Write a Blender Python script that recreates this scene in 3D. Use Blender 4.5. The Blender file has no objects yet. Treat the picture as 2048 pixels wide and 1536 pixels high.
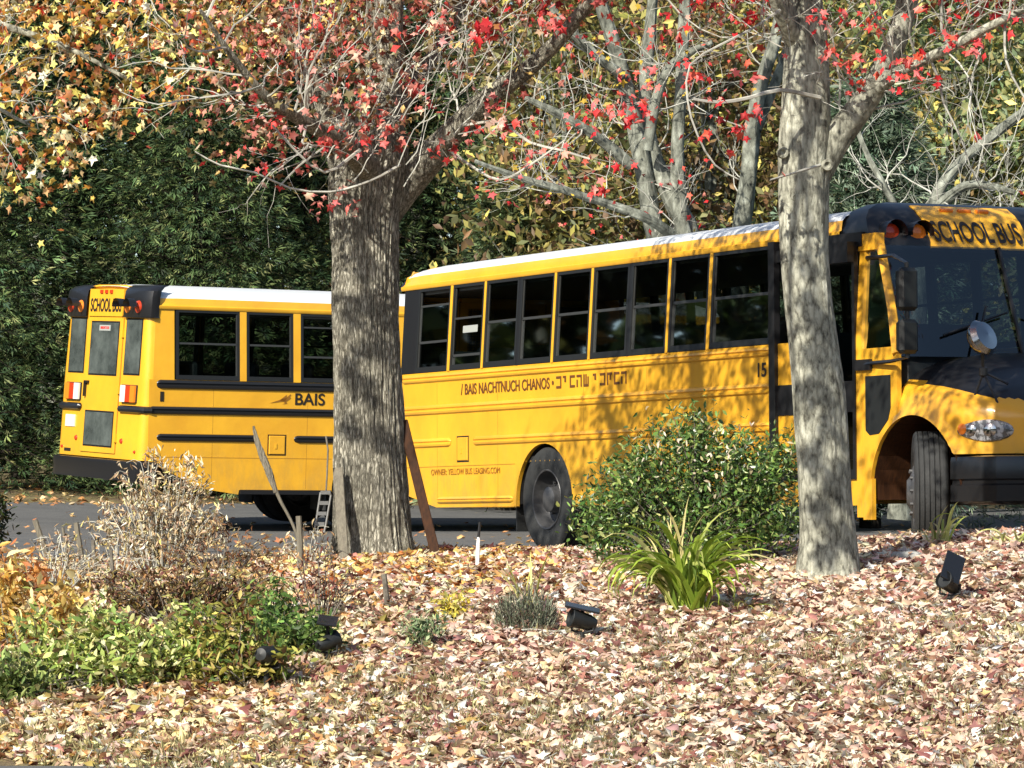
import bpy, math, random
import numpy as np
from mathutils import Matrix, Vector, noise
from mathutils.geometry import tessellate_polygon
random.seed(7); rng = np.random.default_rng(7)
R = math.radians
S = bpy.context.scene
COL = S.collection
# ------------------------------------------------------------------ camera, sky, sun, exposure
F_PX, HY = 8070.0, 1081.0
PITCH = math.atan((HY-768)/F_PX)
cd = bpy.data.cameras.new('camera'); cam = bpy.data.objects.new('camera', cd); COL.objects.link(cam)
cd.sensor_width = 36; cd.lens = F_PX/2048*36; cd.clip_end = 2000; cd.clip_start = .1
cam.location = (0, 0, 0); cam.rotation_euler = (math.pi/2+PITCH, 0, 0); S.camera = cam
SUN_EL, SUN_AZ = 34.0, 30.0       # azimuth: degrees to the left of straight behind the camera
sdir = Vector((-math.sin(R(SUN_AZ))*math.cos(R(SUN_EL)), -math.cos(R(SUN_AZ))*math.cos(R(SUN_EL)), math.sin(R(SUN_EL))))
w = bpy.data.worlds.new('World'); S.world = w; w.use_nodes = True
nt = w.node_tree; sky = nt.nodes.new('ShaderNodeTexSky'); sky.sky_type = 'NISHITA'; sky.sun_disc = False
sky.sun_elevation = R(SUN_EL); sky.sun_rotation = math.atan2(sdir.x, sdir.y)
bg = nt.nodes['Background']; nt.links.new(sky.outputs[0], bg.inputs[0]); bg.inputs[1].default_value = .105
sl = bpy.data.lights.new('sun', 'SUN'); sl.energy = 5.0; sl.angle = R(.53); sl.color = (1, .93, .82)
so = bpy.data.objects.new('sun', sl); COL.objects.link(so); so.rotation_euler = sdir.to_track_quat('Z', 'Y').to_euler()
S.view_settings.view_transform = 'Standard'; S.view_settings.look = 'None'
S.view_settings.gamma = 1; S.view_settings.exposure = 0.64
S.render.engine = 'CYCLES'; S.cycles.transparent_max_bounces = 24

# ------------------------------------------------------------------ helpers
def at(px, py, D):
    c, s = math.cos(PITCH), math.sin(PITCH); u = (px-1024)/F_PX; v = (768-py)/F_PX
    d = np.array([u, c-v*s, s+v*c]); return d*(D/d[1])
def sm(a, b, x):
    t = np.clip((x-a)/(b-a), 0, 1); return t*t*(3-2*t)
BY = [-20, 12, 18, 20, 22, 24, 27, 29, 31, 32.2, 33.4]
BZ = [-1.7, -1.5, -1.46, -1.42, -1.24, -.95, -.53, -.25, -.11, -.10, -.16]
GQ = [24, 36, 40, 44.7, 45.9, 47.1, 53.3, 56, 60, 80, 140]
GZ = [-.11, -.10, -.04, .10, .155, .22, .54, .75, .95, 2.2, 9]
def h(x, y):
    x = np.asarray(x, float); y = np.asarray(y, float)
    bank = np.interp(y, BY, BZ)+sm(27, 31, y)*(1-sm(32.2, 34, y))*np.interp(x, [-6, -3, -1, 1.5, 3.6, 7], [-.20, -.11, 0, 0, .135, .24])
    q = -.515*x+.857*y
    drv = np.interp(q, GQ, GZ)-.10*sm(0, 3, -x)*(1-sm(33, 40, y))
    t = sm(32.2, 34.2, y); return bank*(1-t)+drv*t
def hz(x, y): return float(h(x, y))
def gp(px, py):
    "ground point on the bank seen at a photo pixel"
    for D in np.arange(20, 34, .02):
        p = at(px, py, D)
        if hz(p[0], D) >= p[2]: return Vector((p[0], D, hz(p[0], D)))
    return Vector((p[0], 33, hz(p[0], 33)))
def s2l(c):
    return tuple(((v/255)/12.92 if v/255 <= .04045 else ((v/255+.055)/1.055)**2.4) for v in c)
class B:
    "collects vertices and faces for one mesh"
    def __init__(s): s.v = []; s.f = []; s.m = []
    def add(s, vs, fs, mi=0):
        n = len(s.v); s.v += [tuple(v) for v in vs]; s.f += [tuple(i+n for i in f) for f in fs]; s.m += [mi]*len(fs)
    def box(s, a, b, mi=0, ch=0.0):
        (x0, y0, z0), (x1, y1, z1) = a, b
        if ch:
            vs = []; 
            for z in (z0, z1):
                for (x, y) in ((x0, y0), (x1, y0), (x1, y1), (x0, y1)): pass
            c = ch; xs = [x0, x1]; ys = [y0, y1]; zs = [z0, z1]
            pts = []
            for i in (0, 1):
                for j in (0, 1):
                    for k in (0, 1):
                        sx, sy, sz = (1-2*i)*c, (1-2*j)*c, (1-2*k)*c
                        pts += [(xs[i], ys[j]+sy, zs[k]+sz), (xs[i]+sx, ys[j], zs[k]+sz), (xs[i]+sx, ys[j]+sy, zs[k])]
            def P(i, j, k, a): return (i*4+j*2+k)*3+a
            fs = []
            for i in (0, 1): fs.append([P(i, 0, 0, 0), P(i, 1, 0, 0), P(i, 1, 1, 0), P(i, 0, 1, 0)])
            for j in (0, 1): fs.append([P(0, j, 0, 1), P(1, j, 0, 1), P(1, j, 1, 1), P(0, j, 1, 1)])
            for k in (0, 1): fs.append([P(0, 0, k, 2), P(1, 0, k, 2), P(1, 1, k, 2), P(0, 1, k, 2)])
            for j in (0, 1):
                for k in (0, 1): fs.append([P(0, j, k, 1), P(1, j, k, 1), P(1, j, k, 2), P(0, j, k, 2)])
            for i in (0, 1):
                for k in (0, 1): fs.append([P(i, 0, k, 0), P(i, 1, k, 0), P(i, 1, k, 2), P(i, 0, k, 2)])
            for i in (0, 1):
                for j in (0, 1): fs.append([P(i, j, 0, 0), P(i, j, 1, 0), P(i, j, 1, 1), P(i, j, 0, 1)])
            for i in (0, 1):
                for j in (0, 1):
                    for k in (0, 1): fs.append([P(i, j, k, 0), P(i, j, k, 1), P(i, j, k, 2)])
            s.add(pts, fs, mi); return
        s.add([(x0, y0, z0), (x1, y0, z0), (x1, y1, z0), (x0, y1, z0), (x0, y0, z1), (x1, y0, z1), (x1, y1, z1), (x0, y1, z1)],
              [(0, 3, 2, 1), (4, 5, 6, 7), (0, 1, 5, 4), (1, 2, 6, 5), (2, 3, 7, 6), (3, 0, 4, 7)], mi)
    def tube(s, pts, rad, n=6, mi=0, cap=True):
        pts = [Vector(p) for p in pts]; m = len(pts)
        if not hasattr(rad, '__len__'): rad = [rad]*m
        t0 = (pts[1]-pts[0]).normalized(); u = t0.orthogonal().normalized(); vs = []
        for i, p in enumerate(pts):
            t = (pts[min(i+1, m-1)]-pts[max(i-1, 0)])
            t = t.normalized() if t.length > 1e-9 else t0
            u = (u-t*u.dot(t)); u = u.normalized() if u.length > 1e-6 else t.orthogonal().normalized()
            b = t.cross(u)
            for k in range(n):
                a = 2*math.pi*k/n; vs.append(p+(u*math.cos(a)+b*math.sin(a))*rad[i])
        fs = [(i*n+k, i*n+(k+1) % n, (i+1)*n+(k+1) % n, (i+1)*n+k) for i in range(m-1) for k in range(n)]
        if cap: fs += [tuple(range(n))[::-1], tuple((m-1)*n+k for k in range(n))]
        s.add(vs, fs, mi)
    def prism(s, poly, fn, t, mi=0):
        tri = tessellate_polygon([[Vector((a, b, 0)) for a, b in poly]]); n = len(poly)
        vs = [fn(a, b, 0) for a, b in poly]+[fn(a, b, t) for a, b in poly]
        fs = [tuple(q) for q in tri]+[tuple(i+n for i in q)[::-1] for q in tri]
        fs += [(i, (i+1) % n, (i+1) % n+n, i+n) for i in range(n)]; s.add(vs, fs, mi)
    def lathe(s, prof, c, ax, n=40, mi=0):
        "prof: (radius, offset along the axis)"
        ax = Vector(ax).normalized(); u = ax.orthogonal().normalized(); b = ax.cross(u); c = Vector(c); m = len(prof); vs = []
        for r, o in prof:
            for k in range(n):
                a = 2*math.pi*k/n; vs.append(c+ax*o+(u*math.cos(a)+b*math.sin(a))*r)
        s.add(vs, [(i*n+k, i*n+(k+1) % n, (i+1)*n+(k+1) % n, (i+1)*n+k) for i in range(m-1) for k in range(n)], mi)
    def build(s, name, mats, parent=None, smooth=False):
        me = bpy.data.meshes.new(name); me.from_pydata(s.v, [], s.f)
        for m in (mats if isinstance(mats, (list, tuple)) else [mats]): me.materials.append(m)
        me.polygons.foreach_set('material_index', s.m)
        if smooth: me.polygons.foreach_set('use_smooth', [True]*len(s.f))
        import bmesh
        bm = bmesh.new(); bm.from_mesh(me); bmesh.ops.recalc_face_normals(bm, faces=bm.faces); bm.to_mesh(me); bm.free()
        if smooth: 
            try: me.set_sharp_from_angle(angle=R(38))
            except Exception: pass
        o = bpy.data.objects.new(name, me); COL.objects.link(o); o.parent = parent; return o
def tag(o, label=None, cat=None, group=None, kind=None):
    if label: o['label'] = label
    if cat: o['category'] = cat
    if group: o['group'] = group
    if kind: o['kind'] = kind
    return o
def empty(name, loc, label, cat, group=None):
    o = bpy.data.objects.new(name, None); COL.objects.link(o); o.location = loc; o.empty_display_size = .2
    return tag(o, label, cat, group)
# ------------------------------------------------------------------ materials
def mat(name, col, rough=.6, metal=0, coat=0, spec=.5, bump=0, bscale=20, var=0, vscale=5, col2=None, stretch=None, detail=6):
    m = bpy.data.materials.new(name); m.use_nodes = True; n = m.node_tree; p = n.nodes['Principled BSDF']
    p.inputs['Base Color'].default_value = (*col, 1); p.inputs['Roughness'].default_value = rough
    p.inputs['Metallic'].default_value = metal; p.inputs['Coat Weight'].default_value = coat
    p.inputs['Specular IOR Level'].default_value = spec; p.inputs['Coat Roughness'].default_value = .08
    tc = n.nodes.new('ShaderNodeTexCoord'); mp = n.nodes.new('ShaderNodeMapping'); n.links.new(tc.outputs['Object'], mp.inputs[0])
    if stretch: mp.inputs['Scale'].default_value = stretch
    if col2 is not None:
        ns = n.nodes.new('ShaderNodeTexNoise'); ns.inputs['Scale'].default_value = vscale; ns.inputs['Detail'].default_value = detail
        ns.inputs['Roughness'].default_value = .65
        n.links.new(mp.outputs[0], ns.inputs[0]); r = n.nodes.new('ShaderNodeValToRGB')
        r.color_ramp.elements[0].position = .5-var; r.color_ramp.elements[1].position = .5+var
        r.color_ramp.elements[0].color = (*col, 1); r.color_ramp.elements[1].color = (*col2, 1)
        n.links.new(ns.outputs[0], r.inputs[0]); n.links.new(r.outputs[0], p.inputs['Base Color'])
    if bump:
        nb = n.nodes.new('ShaderNodeTexNoise'); nb.inputs['Scale'].default_value = bscale; nb.inputs['Detail'].default_value = detail
        n.links.new(mp.outputs[0], nb.inputs[0]); bp = n.nodes.new('ShaderNodeBump'); bp.inputs['Strength'].default_value = 1
        bp.inputs['Distance'].default_value = bump; n.links.new(nb.outputs[0], bp.inputs['Height']); n.links.new(bp.outputs[0], p.inputs['Normal'])
    return m
def leafmat(name, trans=.35, rough=.5, spec=.3):
    m = bpy.data.materials.new(name); m.use_nodes = True; n = m.node_tree; p = n.nodes['Principled BSDF']
    a = n.nodes.new('ShaderNodeAttribute'); a.attribute_name = 'col'
    p.inputs['Roughness'].default_value = rough; p.inputs['Specular IOR Level'].default_value = spec
    n.links.new(a.outputs['Color'], p.inputs['Base Color'])
    t = n.nodes.new('ShaderNodeBsdfTranslucent'); n.links.new(a.outputs['Color'], t.inputs['Color'])
    mx = n.nodes.new('ShaderNodeMixShader'); mx.inputs[0].default_value = trans
    n.links.new(p.outputs[0], mx.inputs[1]); n.links.new(t.outputs[0], mx.inputs[2])
    n.links.new(mx.outputs[0], n.nodes['Material Output'].inputs['Surface']); return m
def glassmat(name, tint, refl=.08, col=(.01, .012, .012)):
    m = bpy.data.materials.new(name); m.use_nodes = True; n = m.node_tree; p = n.nodes['Principled BSDF']
    p.inputs['Base Color'].default_value = (*col, 1); p.inputs['Roughness'].default_value = .03
    p.inputs['Specular IOR Level'].default_value = .5
    tr = n.nodes.new('ShaderNodeBsdfTransparent'); tr.inputs[0].default_value = (*tint, 1)
    fr = n.nodes.new('ShaderNodeFresnel'); fr.inputs[0].default_value = 1.5
    ad = n.nodes.new('ShaderNodeMath'); ad.operation = 'MULTIPLY_ADD'; ad.inputs[1].default_value = 1.0; ad.inputs[2].default_value = refl
    ad.inputs[1].default_value = .7; n.links.new(fr.outputs[0], ad.inputs[0])
    gl = n.nodes.new('ShaderNodeBsdfGlossy'); gl.inputs['Roughness'].default_value = .02; gl.inputs[0].default_value = (.8, .85, .85, 1)
    mx = n.nodes.new('ShaderNodeMixShader'); n.links.new(ad.outputs[0], mx.inputs[0])
    n.links.new(tr.outputs[0], mx.inputs[1]); n.links.new(gl.outputs[0], mx.inputs[2])
    n.links.new(mx.outputs[0], n.nodes['Material Output'].inputs['Surface']); return m
M = {}
M['yellow'] = mat('bus_yellow_paint', (.82, .44, .026), .34, coat=.35, bump=.012, bscale=2.4, col2=(.70, .345, .022), var=.2, vscale=1.5)
def grime(m):
    n = m.node_tree; p = n.nodes['Principled BSDF']; src = p.inputs['Base Color'].links[0].from_socket; tc = n.nodes.new('ShaderNodeTexCoord'); sp = n.nodes.new('ShaderNodeSeparateXYZ'); n.links.new(tc.outputs['Object'], sp.inputs[0])
    mr = n.nodes.new('ShaderNodeMapRange'); mr.inputs[1].default_value = 1.15; mr.inputs[2].default_value = .42; mr.inputs[3].default_value = .04; mr.inputs[4].default_value = 1; n.links.new(sp.outputs[2], mr.inputs[0])
    mp = n.nodes.new('ShaderNodeMapping'); mp.inputs['Scale'].default_value = (3, 3, 1.2); n.links.new(tc.outputs['Object'], mp.inputs[0])
    ns = n.nodes.new('ShaderNodeTexNoise'); ns.inputs['Scale'].default_value = 2.4; ns.inputs['Detail'].default_value = 9; ns.inputs['Roughness'].default_value = .7; n.links.new(mp.outputs[0], ns.inputs[0])
    r2 = n.nodes.new('ShaderNodeMapRange'); r2.inputs[1].default_value = .42; r2.inputs[2].default_value = .78; r2.inputs[4].default_value = .75; n.links.new(ns.outputs[0], r2.inputs[0])
    mu = n.nodes.new('ShaderNodeMath'); mu.operation = 'MULTIPLY'; n.links.new(mr.outputs[0], mu.inputs[0]); n.links.new(r2.outputs[0], mu.inputs[1])
    mx = n.nodes.new('ShaderNodeMix'); mx.data_type = 'RGBA'; n.links.new(mu.outputs[0], mx.inputs[0]); n.links.new(src, mx.inputs[6]); mx.inputs[7].default_value = (.36, .23, .07, 1); n.links.new(mx.outputs[2], p.inputs['Base Color'])
grime(M['yellow'])
M['white'] = mat('roof_white_paint', (.64, .67, .69), .45, coat=.1, bump=.002, bscale=4, col2=(.66, .68, .67), var=.15, vscale=2)
M['black'] = mat('black_paint', (.012, .012, .013), .35, spec=.5)
M['rubber'] = mat('tyre_rubber', (.016, .017, .017), .8, bump=.004, bscale=60, col2=(.034, .036, .035), var=.2, vscale=8)
M['rim'] = mat('wheel_steel', (.045, .047, .05), .45, metal=.3, col2=(.12, .12, .12), var=.2, vscale=9)
M['frame'] = mat('window_frame', (.012, .013, .013), .45)
M['sash'] = mat('sash_metal', (.05, .052, .05), .45, metal=.3)
M['glass'] = glassmat('tinted_side_glass', (.36, .40, .39), .0)
M['wind'] = glassmat('windshield_glass', (.16, .20, .23), .07)
M['rearglass'] = mat('rear_glass', (.045, .055, .052), .12, spec=.8, col2=(.11, .13, .12), var=.12, vscale=2.5)
M['inside'] = mat('interior_panel', (.10, .10, .09), .8)
M['seat'] = mat('seat_vinyl', (.02, .028, .03), .55)
M['chassis'] = mat('chassis_black', (.012, .012, .012), .8)
M['red'] = mat('red_lens', (.50, .045, .012), .2, spec=.6)
M['amber'] = mat('amber_lens', (.85, .22, .02), .2, spec=.6)
M['lens'] = mat('white_lens', (.75, .72, .66), .2, spec=.6)
M['chrome'] = mat('mirror_chrome', (.45, .46, .46), .12, metal=1)
M['sticker'] = mat('paper_sticker', (.34, .36, .33), .6)
M['plate'] = mat('licence_plate', (.45, .60, .50), .5, col2=(.75, .75, .6), var=.2, vscale=9)
M['text'] = mat('black_lettering', (.02, .015, .01), .5)
M['text2'] = mat('faded_lettering', (.30, .13, .015), .5)
M['text3'] = mat('brown_lettering', (.13, .05, .012), .5)
M['redtext'] = mat('red_lettering', (.6, .04, .03), .5)
def barkmat(name, c0, c1, c2, sc, st, dist, w=.5):
    m = mat(name, c1, .9); n = m.node_tree; p = n.nodes['Principled BSDF']; p.inputs['Specular IOR Level'].default_value = .2
    tc = n.nodes.new('ShaderNodeTexCoord'); mp = n.nodes.new('ShaderNodeMapping'); mp.inputs['Scale'].default_value = st; n.links.new(tc.outputs['Object'], mp.inputs[0])
    nz = n.nodes.new('ShaderNodeTexNoise'); nz.inputs['Scale'].default_value = sc; nz.inputs['Detail'].default_value = 8; nz.inputs['Roughness'].default_value = .7; n.links.new(mp.outputs[0], nz.inputs[0])
    vo = n.nodes.new('ShaderNodeTexVoronoi'); vo.feature = 'DISTANCE_TO_EDGE'; vo.inputs['Scale'].default_value = sc*1.1
    mv = n.nodes.new('ShaderNodeMix'); mv.data_type = 'VECTOR'; mv.inputs[0].default_value = .12; n.links.new(mp.outputs[0], mv.inputs[4]); n.links.new(nz.outputs['Color'], mv.inputs[5]); n.links.new(mv.outputs[1], vo.inputs[0])
    vr = n.nodes.new('ShaderNodeMapRange'); vr.inputs[2].default_value = .28; n.links.new(vo.outputs[0], vr.inputs[0])
    vr.inputs[1].default_value = 0; vr.inputs[2].default_value = .25
    mx = n.nodes.new('ShaderNodeMath'); mx.operation = 'MULTIPLY_ADD'; mx.inputs[1].default_value = w*.5; n.links.new(vr.outputs[0], mx.inputs[0]); 
    m2 = n.nodes.new('ShaderNodeMath'); m2.operation = 'MULTIPLY'; m2.inputs[1].default_value = 1.25-w*.5; n.links.new(nz.outputs[0], m2.inputs[0]); n.links.new(m2.outputs[0], mx.inputs[2])
    r = n.nodes.new('ShaderNodeValToRGB'); e = r.color_ramp.elements; e[0].position = .42; e[0].color = (*c0, 1); e[1].position = .95; e[1].color = (*c2, 1); k = e.new(.66); k.color = (*c1, 1)
    n.links.new(mx.outputs[0], r.inputs[0]); big = n.nodes.new('ShaderNodeTexNoise'); big.inputs['Scale'].default_value = 2.3; big.inputs['Detail'].default_value = 4; n.links.new(tc.outputs['Object'], big.inputs[0])
    hs = n.nodes.new('ShaderNodeHueSaturation'); bm_ = n.nodes.new('ShaderNodeMapRange'); bm_.inputs[1].default_value = .3; bm_.inputs[2].default_value = .7; bm_.inputs[3].default_value = .7; bm_.inputs[4].default_value = 1.25
    n.links.new(big.outputs[0], bm_.inputs[0]); n.links.new(bm_.outputs[0], hs.inputs['Value']); n.links.new(r.outputs[0], hs.inputs['Color']); n.links.new(hs.outputs[0], p.inputs['Base Color'])
    b = n.nodes.new('ShaderNodeBump'); b.inputs['Distance'].default_value = dist; b.inputs['Strength'].default_value = 1; n.links.new(mx.outputs[0], b.inputs['Height']); n.links.new(b.outputs[0], p.inputs['Normal']); return m
M['bark1'] = barkmat('furrowed_bark', (.11, .102, .078), (.34, .32, .25), (.58, .56, .455), 22, (2.2, 2.2, .5), .022, .7)
M['bark2'] = barkmat('mottled_grey_bark', (.075, .072, .056), (.33, .33, .26), (.60, .60, .49), 11, (1.7, 1.7, .7), .016, .35)
M['barkd'] = mat('dark_branch_bark', (.07, .06, .048), .9, bump=.008, bscale=30, col2=(.20, .18, .14), var=.15, vscale=10)
M['conifer'] = mat('conifer_branch_bark', (.022, .019, .015), .95, spec=.1)
M['twig'] = mat('pale_twig_bark', (.52, .52, .45), .8, col2=(.28, .27, .23), var=.12, vscale=4)
M['lichen'] = barkmat('grey_lichen_bark', (.05, .055, .045), (.20, .21, .17), (.42, .45, .38), 5, (1.4, 1.4, .8), .03, .3)
M['leaf'] = leafmat('leaf', .35)
M['leafdry'] = leafmat('dry_leaf', .25, .6, .25)
M['leafgloss'] = leafmat('glossy_leaf', .2, .32, .5)
M['needle'] = leafmat('evergreen_foliage', .25, .6, .2)
M['wood'] = mat('weathered_wood', (.21, .19, .14), .85, col2=(.10, .088, .065), var=.2, vscale=12, stretch=(6, 6, .6), bump=.003, bscale=30)
M['plank'] = mat('stained_plank', (.020, .009, .005), .7, spec=.15, col2=(.06, .024, .009), var=.2, vscale=10, stretch=(6, 6, .6))
M['plastic'] = mat('black_plastic', (.012, .014, .014), .5, spec=.4)
M['stone'] = mat('pale_stone', (.26, .27, .25), .85, bump=.01, bscale=18, col2=(.42, .42, .39), var=.2, vscale=9)
M['metal'] = mat('dull_metal', (.22, .22, .21), .4, metal=.7)
M['stake'] = mat('white_stake', (.8, .8, .78), .5)
# ------------------------------------------------------------------ instanced leaf meshes (numpy)
def leafmesh(name, pos, nrm, size, col, tmpl, tris, m, parent=None, curl=None, updir=None, asp=None):
    N = len(pos); V = np.array(tmpl, float); T = np.array(tris, int); k = len(V)
    nrm = nrm/np.linalg.norm(nrm, axis=1, keepdims=True)
    r = rng.normal(size=(N, 3)) if updir is None else updir
    t = r-nrm*np.sum(r*nrm, 1, keepdims=True); t /= np.linalg.norm(t, axis=1, keepdims=True)+1e-9
    b = np.cross(nrm, t); size = np.broadcast_to(size, (N,)); cz = np.ones(N) if curl is None else curl
    ax = rng.uniform(.55, 1.15, N) if asp is None else np.full(N, asp)
    P = pos[:, None, :]+size[:, None, None]*(V[None, :, 1:2]*t[:, None, :]+V[None, :, 0:1]*ax[:, None, None]*b[:, None, :]+(V[None, :, 2]*cz[:, None])[:, :, None]*nrm[:, None, :])
    idx = (T[None]+np.arange(N)[:, None, None]*k).reshape(-1)
    nf = N*len(T); me = bpy.data.meshes.new(name); me.vertices.add(N*k); me.vertices.foreach_set('co', P.reshape(-1).astype(np.float32))
    me.loops.add(nf*T.shape[1]); me.loops.foreach_set('vertex_index', idx.astype(np.int32))
    me.polygons.add(nf); me.polygons.foreach_set('loop_start', np.arange(nf, dtype=np.int32)*T.shape[1])
    me.polygons.foreach_set('loop_total', np.full(nf, T.shape[1], np.int32)); me.update(calc_edges=True)
    ca = me.color_attributes.new('col', 'FLOAT_COLOR', 'POINT'); cc = np.ones((N, k, 4), np.float32); cc[..., :3] = np.array(col)[:, None, :]
    ca.data.foreach_set('color', cc.reshape(-1)); me.materials.append(m)
    o = bpy.data.objects.new(name, me); COL.objects.link(o); o.parent = parent; return o
a_ = [(90+36*i) for i in range(10)]; rr = [1, .42, .85, .40, .62, .30, .62, .40, .85, .42]
STAR = [(0, 0, .12)]+[(math.cos(R(a))*r, math.sin(R(a))*r, -.22*r*abs(math.cos(R(a)))-.12*r*(i % 2)) for i, (a, r) in enumerate(zip(a_, rr))]
STAR_T = [(0, i+1, (i+1) % 10+1) for i in range(10)]
OVAL = [(0, -1, 0), (.42, -.2, .14), (.30, .5, .12), (0, 1, -.12), (-.30, .5, .12), (-.42, -.2, .14), (0, .1, 0)]
OVAL_T = [(0, 1, 6), (1, 2, 6), (2, 3, 6), (3, 4, 6), (4, 5, 6), (5, 0, 6)]
SPRAY = [(0, 0, 0), (.10, .5, .03), (0, 1, -.05), (-.10, .5, .03), (.42, .62, -.03), (.36, .32, 0), (-.42, .62, -.03), (-.36, .32, 0)]
SPRAY_T = [(0, 1, 2), (0, 2, 3), (0, 4, 5), (0, 6, 7)]
DIAM = [(0, -1, 0), (.5, 0, .15), (0, 1, 0), (-.5, 0, .15)]
DIAM_T = [(0, 1, 2), (0, 2, 3)]
def palette(cols, wts, n, k=.85, jit=.16):
    if k == .85: k = .95
    c = np.array([s2l(c) for c in cols]); wts = np.array(wts, float); i = rng.choice(len(c), n, p=wts/wts.sum())
    return np.clip(c[i]*k*(1+rng.normal(size=(n, 1))*jit)*(1+rng.normal(size=(n, 3))*.05), .004, .9)
def rnd(n): return rng.normal(size=(n, 3))
# ------------------------------------------------------------------ ground, driveway, street
def grid(name, xs, ys, fz, m, kind='structure', mask=None):
    X, Y = np.meshgrid(xs, ys); Z = fz(X, Y); V = np.stack([X, Y, Z], -1).reshape(-1, 3); nx = len(xs)
    f = []
    for j in range(len(ys)-1):
        for i in range(nx-1):
            if mask is None or mask((xs[i]+xs[i+1])/2, (ys[j]+ys[j+1])/2): f.append((j*nx+i, j*nx+i+1, (j+1)*nx+i+1, (j+1)*nx+i))
    me = bpy.data.meshes.new(name); me.from_pydata(V.tolist(), [], f); me.materials.append(m)
    me.polygons.foreach_set('use_smooth', [True]*len(f)); o = bpy.data.objects.new(name, me); COL.objects.link(o); return tag(o, kind=kind)
M['soil'] = mat('leafy_soil', s2l((96, 78, 58)), .95, bump=.03, bscale=30, col2=s2l((120, 112, 70)), var=.12, vscale=3.2, detail=10)
M['asphalt'] = mat('driveway_asphalt', (.082, .083, .080), .9, bump=.006, bscale=160, col2=(.125, .125, .118), var=.22, vscale=1.7, detail=10)
def fzg(X, Y):
    Z = h(X, Y); n = np.sin(X*3.1+Y*1.7)*np.sin(Y*2.3-X*.9)*.02+np.sin(X*7.7+1)*np.sin(Y*6.1)*.012
    under = (Y > 33.6) & (-.515*X+.857*Y < 54)
    return Z+n*(Y < 32)*(Y > 22)-.05*under
def axis(parts):
    out = []
    for a, b, s in parts: out += list(np.arange(a, b, s))
    return out
gx = axis([(-400, -60, 40), (-60, -12, 3), (-12, 12, .25), (12, 60, 3), (60, 401, 40)])
gy = axis([(-60, 16, 4), (16, 36, .2), (36, 62, 1.0), (62, 140, 6), (140, 900, 80)])
grid('ground', gx, gy, lambda X, Y: np.where(Y > 150, 9.9, fzg(X, Y)), M['soil'])
def dwy(x, y): 
    near = 33.75+.12*math.sin(x*1.3)+(.35 if x < -2 else 0); return y > near and -.515*x+.857*y < 53.3
grid('driveway', axis([(-30, 31, .3)]), axis([(33.6, 60, .2), (60, 80, 1)]), lambda X, Y: h(X, Y)+.004, M['asphalt'], mask=dwy)
# street at the very front (only its edge shows at the bottom-left corner)
e0, e1 = gp(0, 1524), gp(110, 1537)
sl_ = (e1.y-e0.y)/(e1.x-e0.x)
def street_edge(x): return e0.y+(x-e0.x)*sl_ if x < e1.x else e1.y+(x-e1.x)*sl_*.4
sb = B(); xs_ = np.arange(-30, 30.1, .5)
for i in range(len(xs_)-1):
    a, b = xs_[i], xs_[i+1]; ya, yb = min(21.9, max(16, street_edge(a))), min(21.9, max(16, street_edge(b)))
    za, zb = hz(a, ya)+.03, hz(b, yb)+.03
    sb.add([(a, ya, za), (b, yb, zb), (b, 12, za-.1), (a, 12, za-.1), (a, -20, za-.1), (b, -20, za-.1)], [(0, 1, 2, 3), (3, 2, 5, 4)])
    sb.add([(a, ya, za), (b, yb, zb), (b, yb, zb-.3), (a, ya, za-.3)], [(0, 1, 2, 3)])
tag(sb.build('street', M['asphalt']), kind='structure')
# fallen leaves
def xr(y, mg=1.6): return y*.129+mg
def ground_leaves(n):
    y = rng.uniform(20.6, 34.0, n); x = rng.uniform(-1, 1, n)*xr(y); keep = np.ones(n, bool)
    d = h(x, y); clump = np.sin(x*2.3+np.sin(y*1.9)*1.4)*np.sin(y*2.9+x)*.5+.5
    low = (y < 25)
    keep &= ~(low & (rng.random(n) > np.interp(y, [21, 25], [.36, .75])+.5*clump)); keep &= ~((y > 33.2) & (rng.random(n) > .35))
    for i in range(0): pass
    x, y = x[keep], y[keep]; n = len(x)
    keep2 = ~((x < e1.x+.2) & (y < e0.y+(x-e0.x)*sl_)); x, y = x[keep2], y[keep2]; n = len(x)
    p = np.stack([x, y, h(x, y)+rng.uniform(.0, .045, n)], 1)
    c1 = palette([(234, 208, 184), (216, 184, 162), (246, 230, 208), (168, 124, 110), (122, 78, 72), (212, 182, 146), (232, 206, 150), (146, 108, 88), (200, 140, 126)],
                 [26, 24, 16, 12, 8, 10, 3, 9, 2], n)
    c2 = palette([(234, 188, 116), (216, 164, 96), (244, 208, 130), (176, 104, 56), (236, 214, 170), (130, 74, 44)], [24, 22, 16, 14, 12, 8], n)
    c3 = palette([(236, 210, 150), (224, 192, 150), (196, 150, 96), (240, 224, 180), (134, 90, 60), (180, 160, 90)], [20, 18, 14, 16, 10, 8], n)
    px = 1024+x/y*F_PX
    wo = np.exp(-((px-830)/330)**2)*sm(27, 30, y)
    wl = 1-sm(400, 1100, px); r = rng.random(n)[:, None]
    c = np.where(r < wo[:, None]*.72, c2, np.where(rng.random(n)[:, None] < wl[:, None]*.6, c3, c1))
    nr = rnd(n)*.45; nr[:, 2] = 1
    o = leafmesh('fallen_leaves', p, nr, rng.uniform(.028, .077, n), np.clip(c*1.1, 0, .82), STAR, STAR_T, M['leafdry'], curl=rng.uniform(-1.6, 3.4, n))
    tag(o, 'carpet of fallen maple leaves over the sloping bank', 'fallen leaves', kind='stuff')
ground_leaves(74000)
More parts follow.
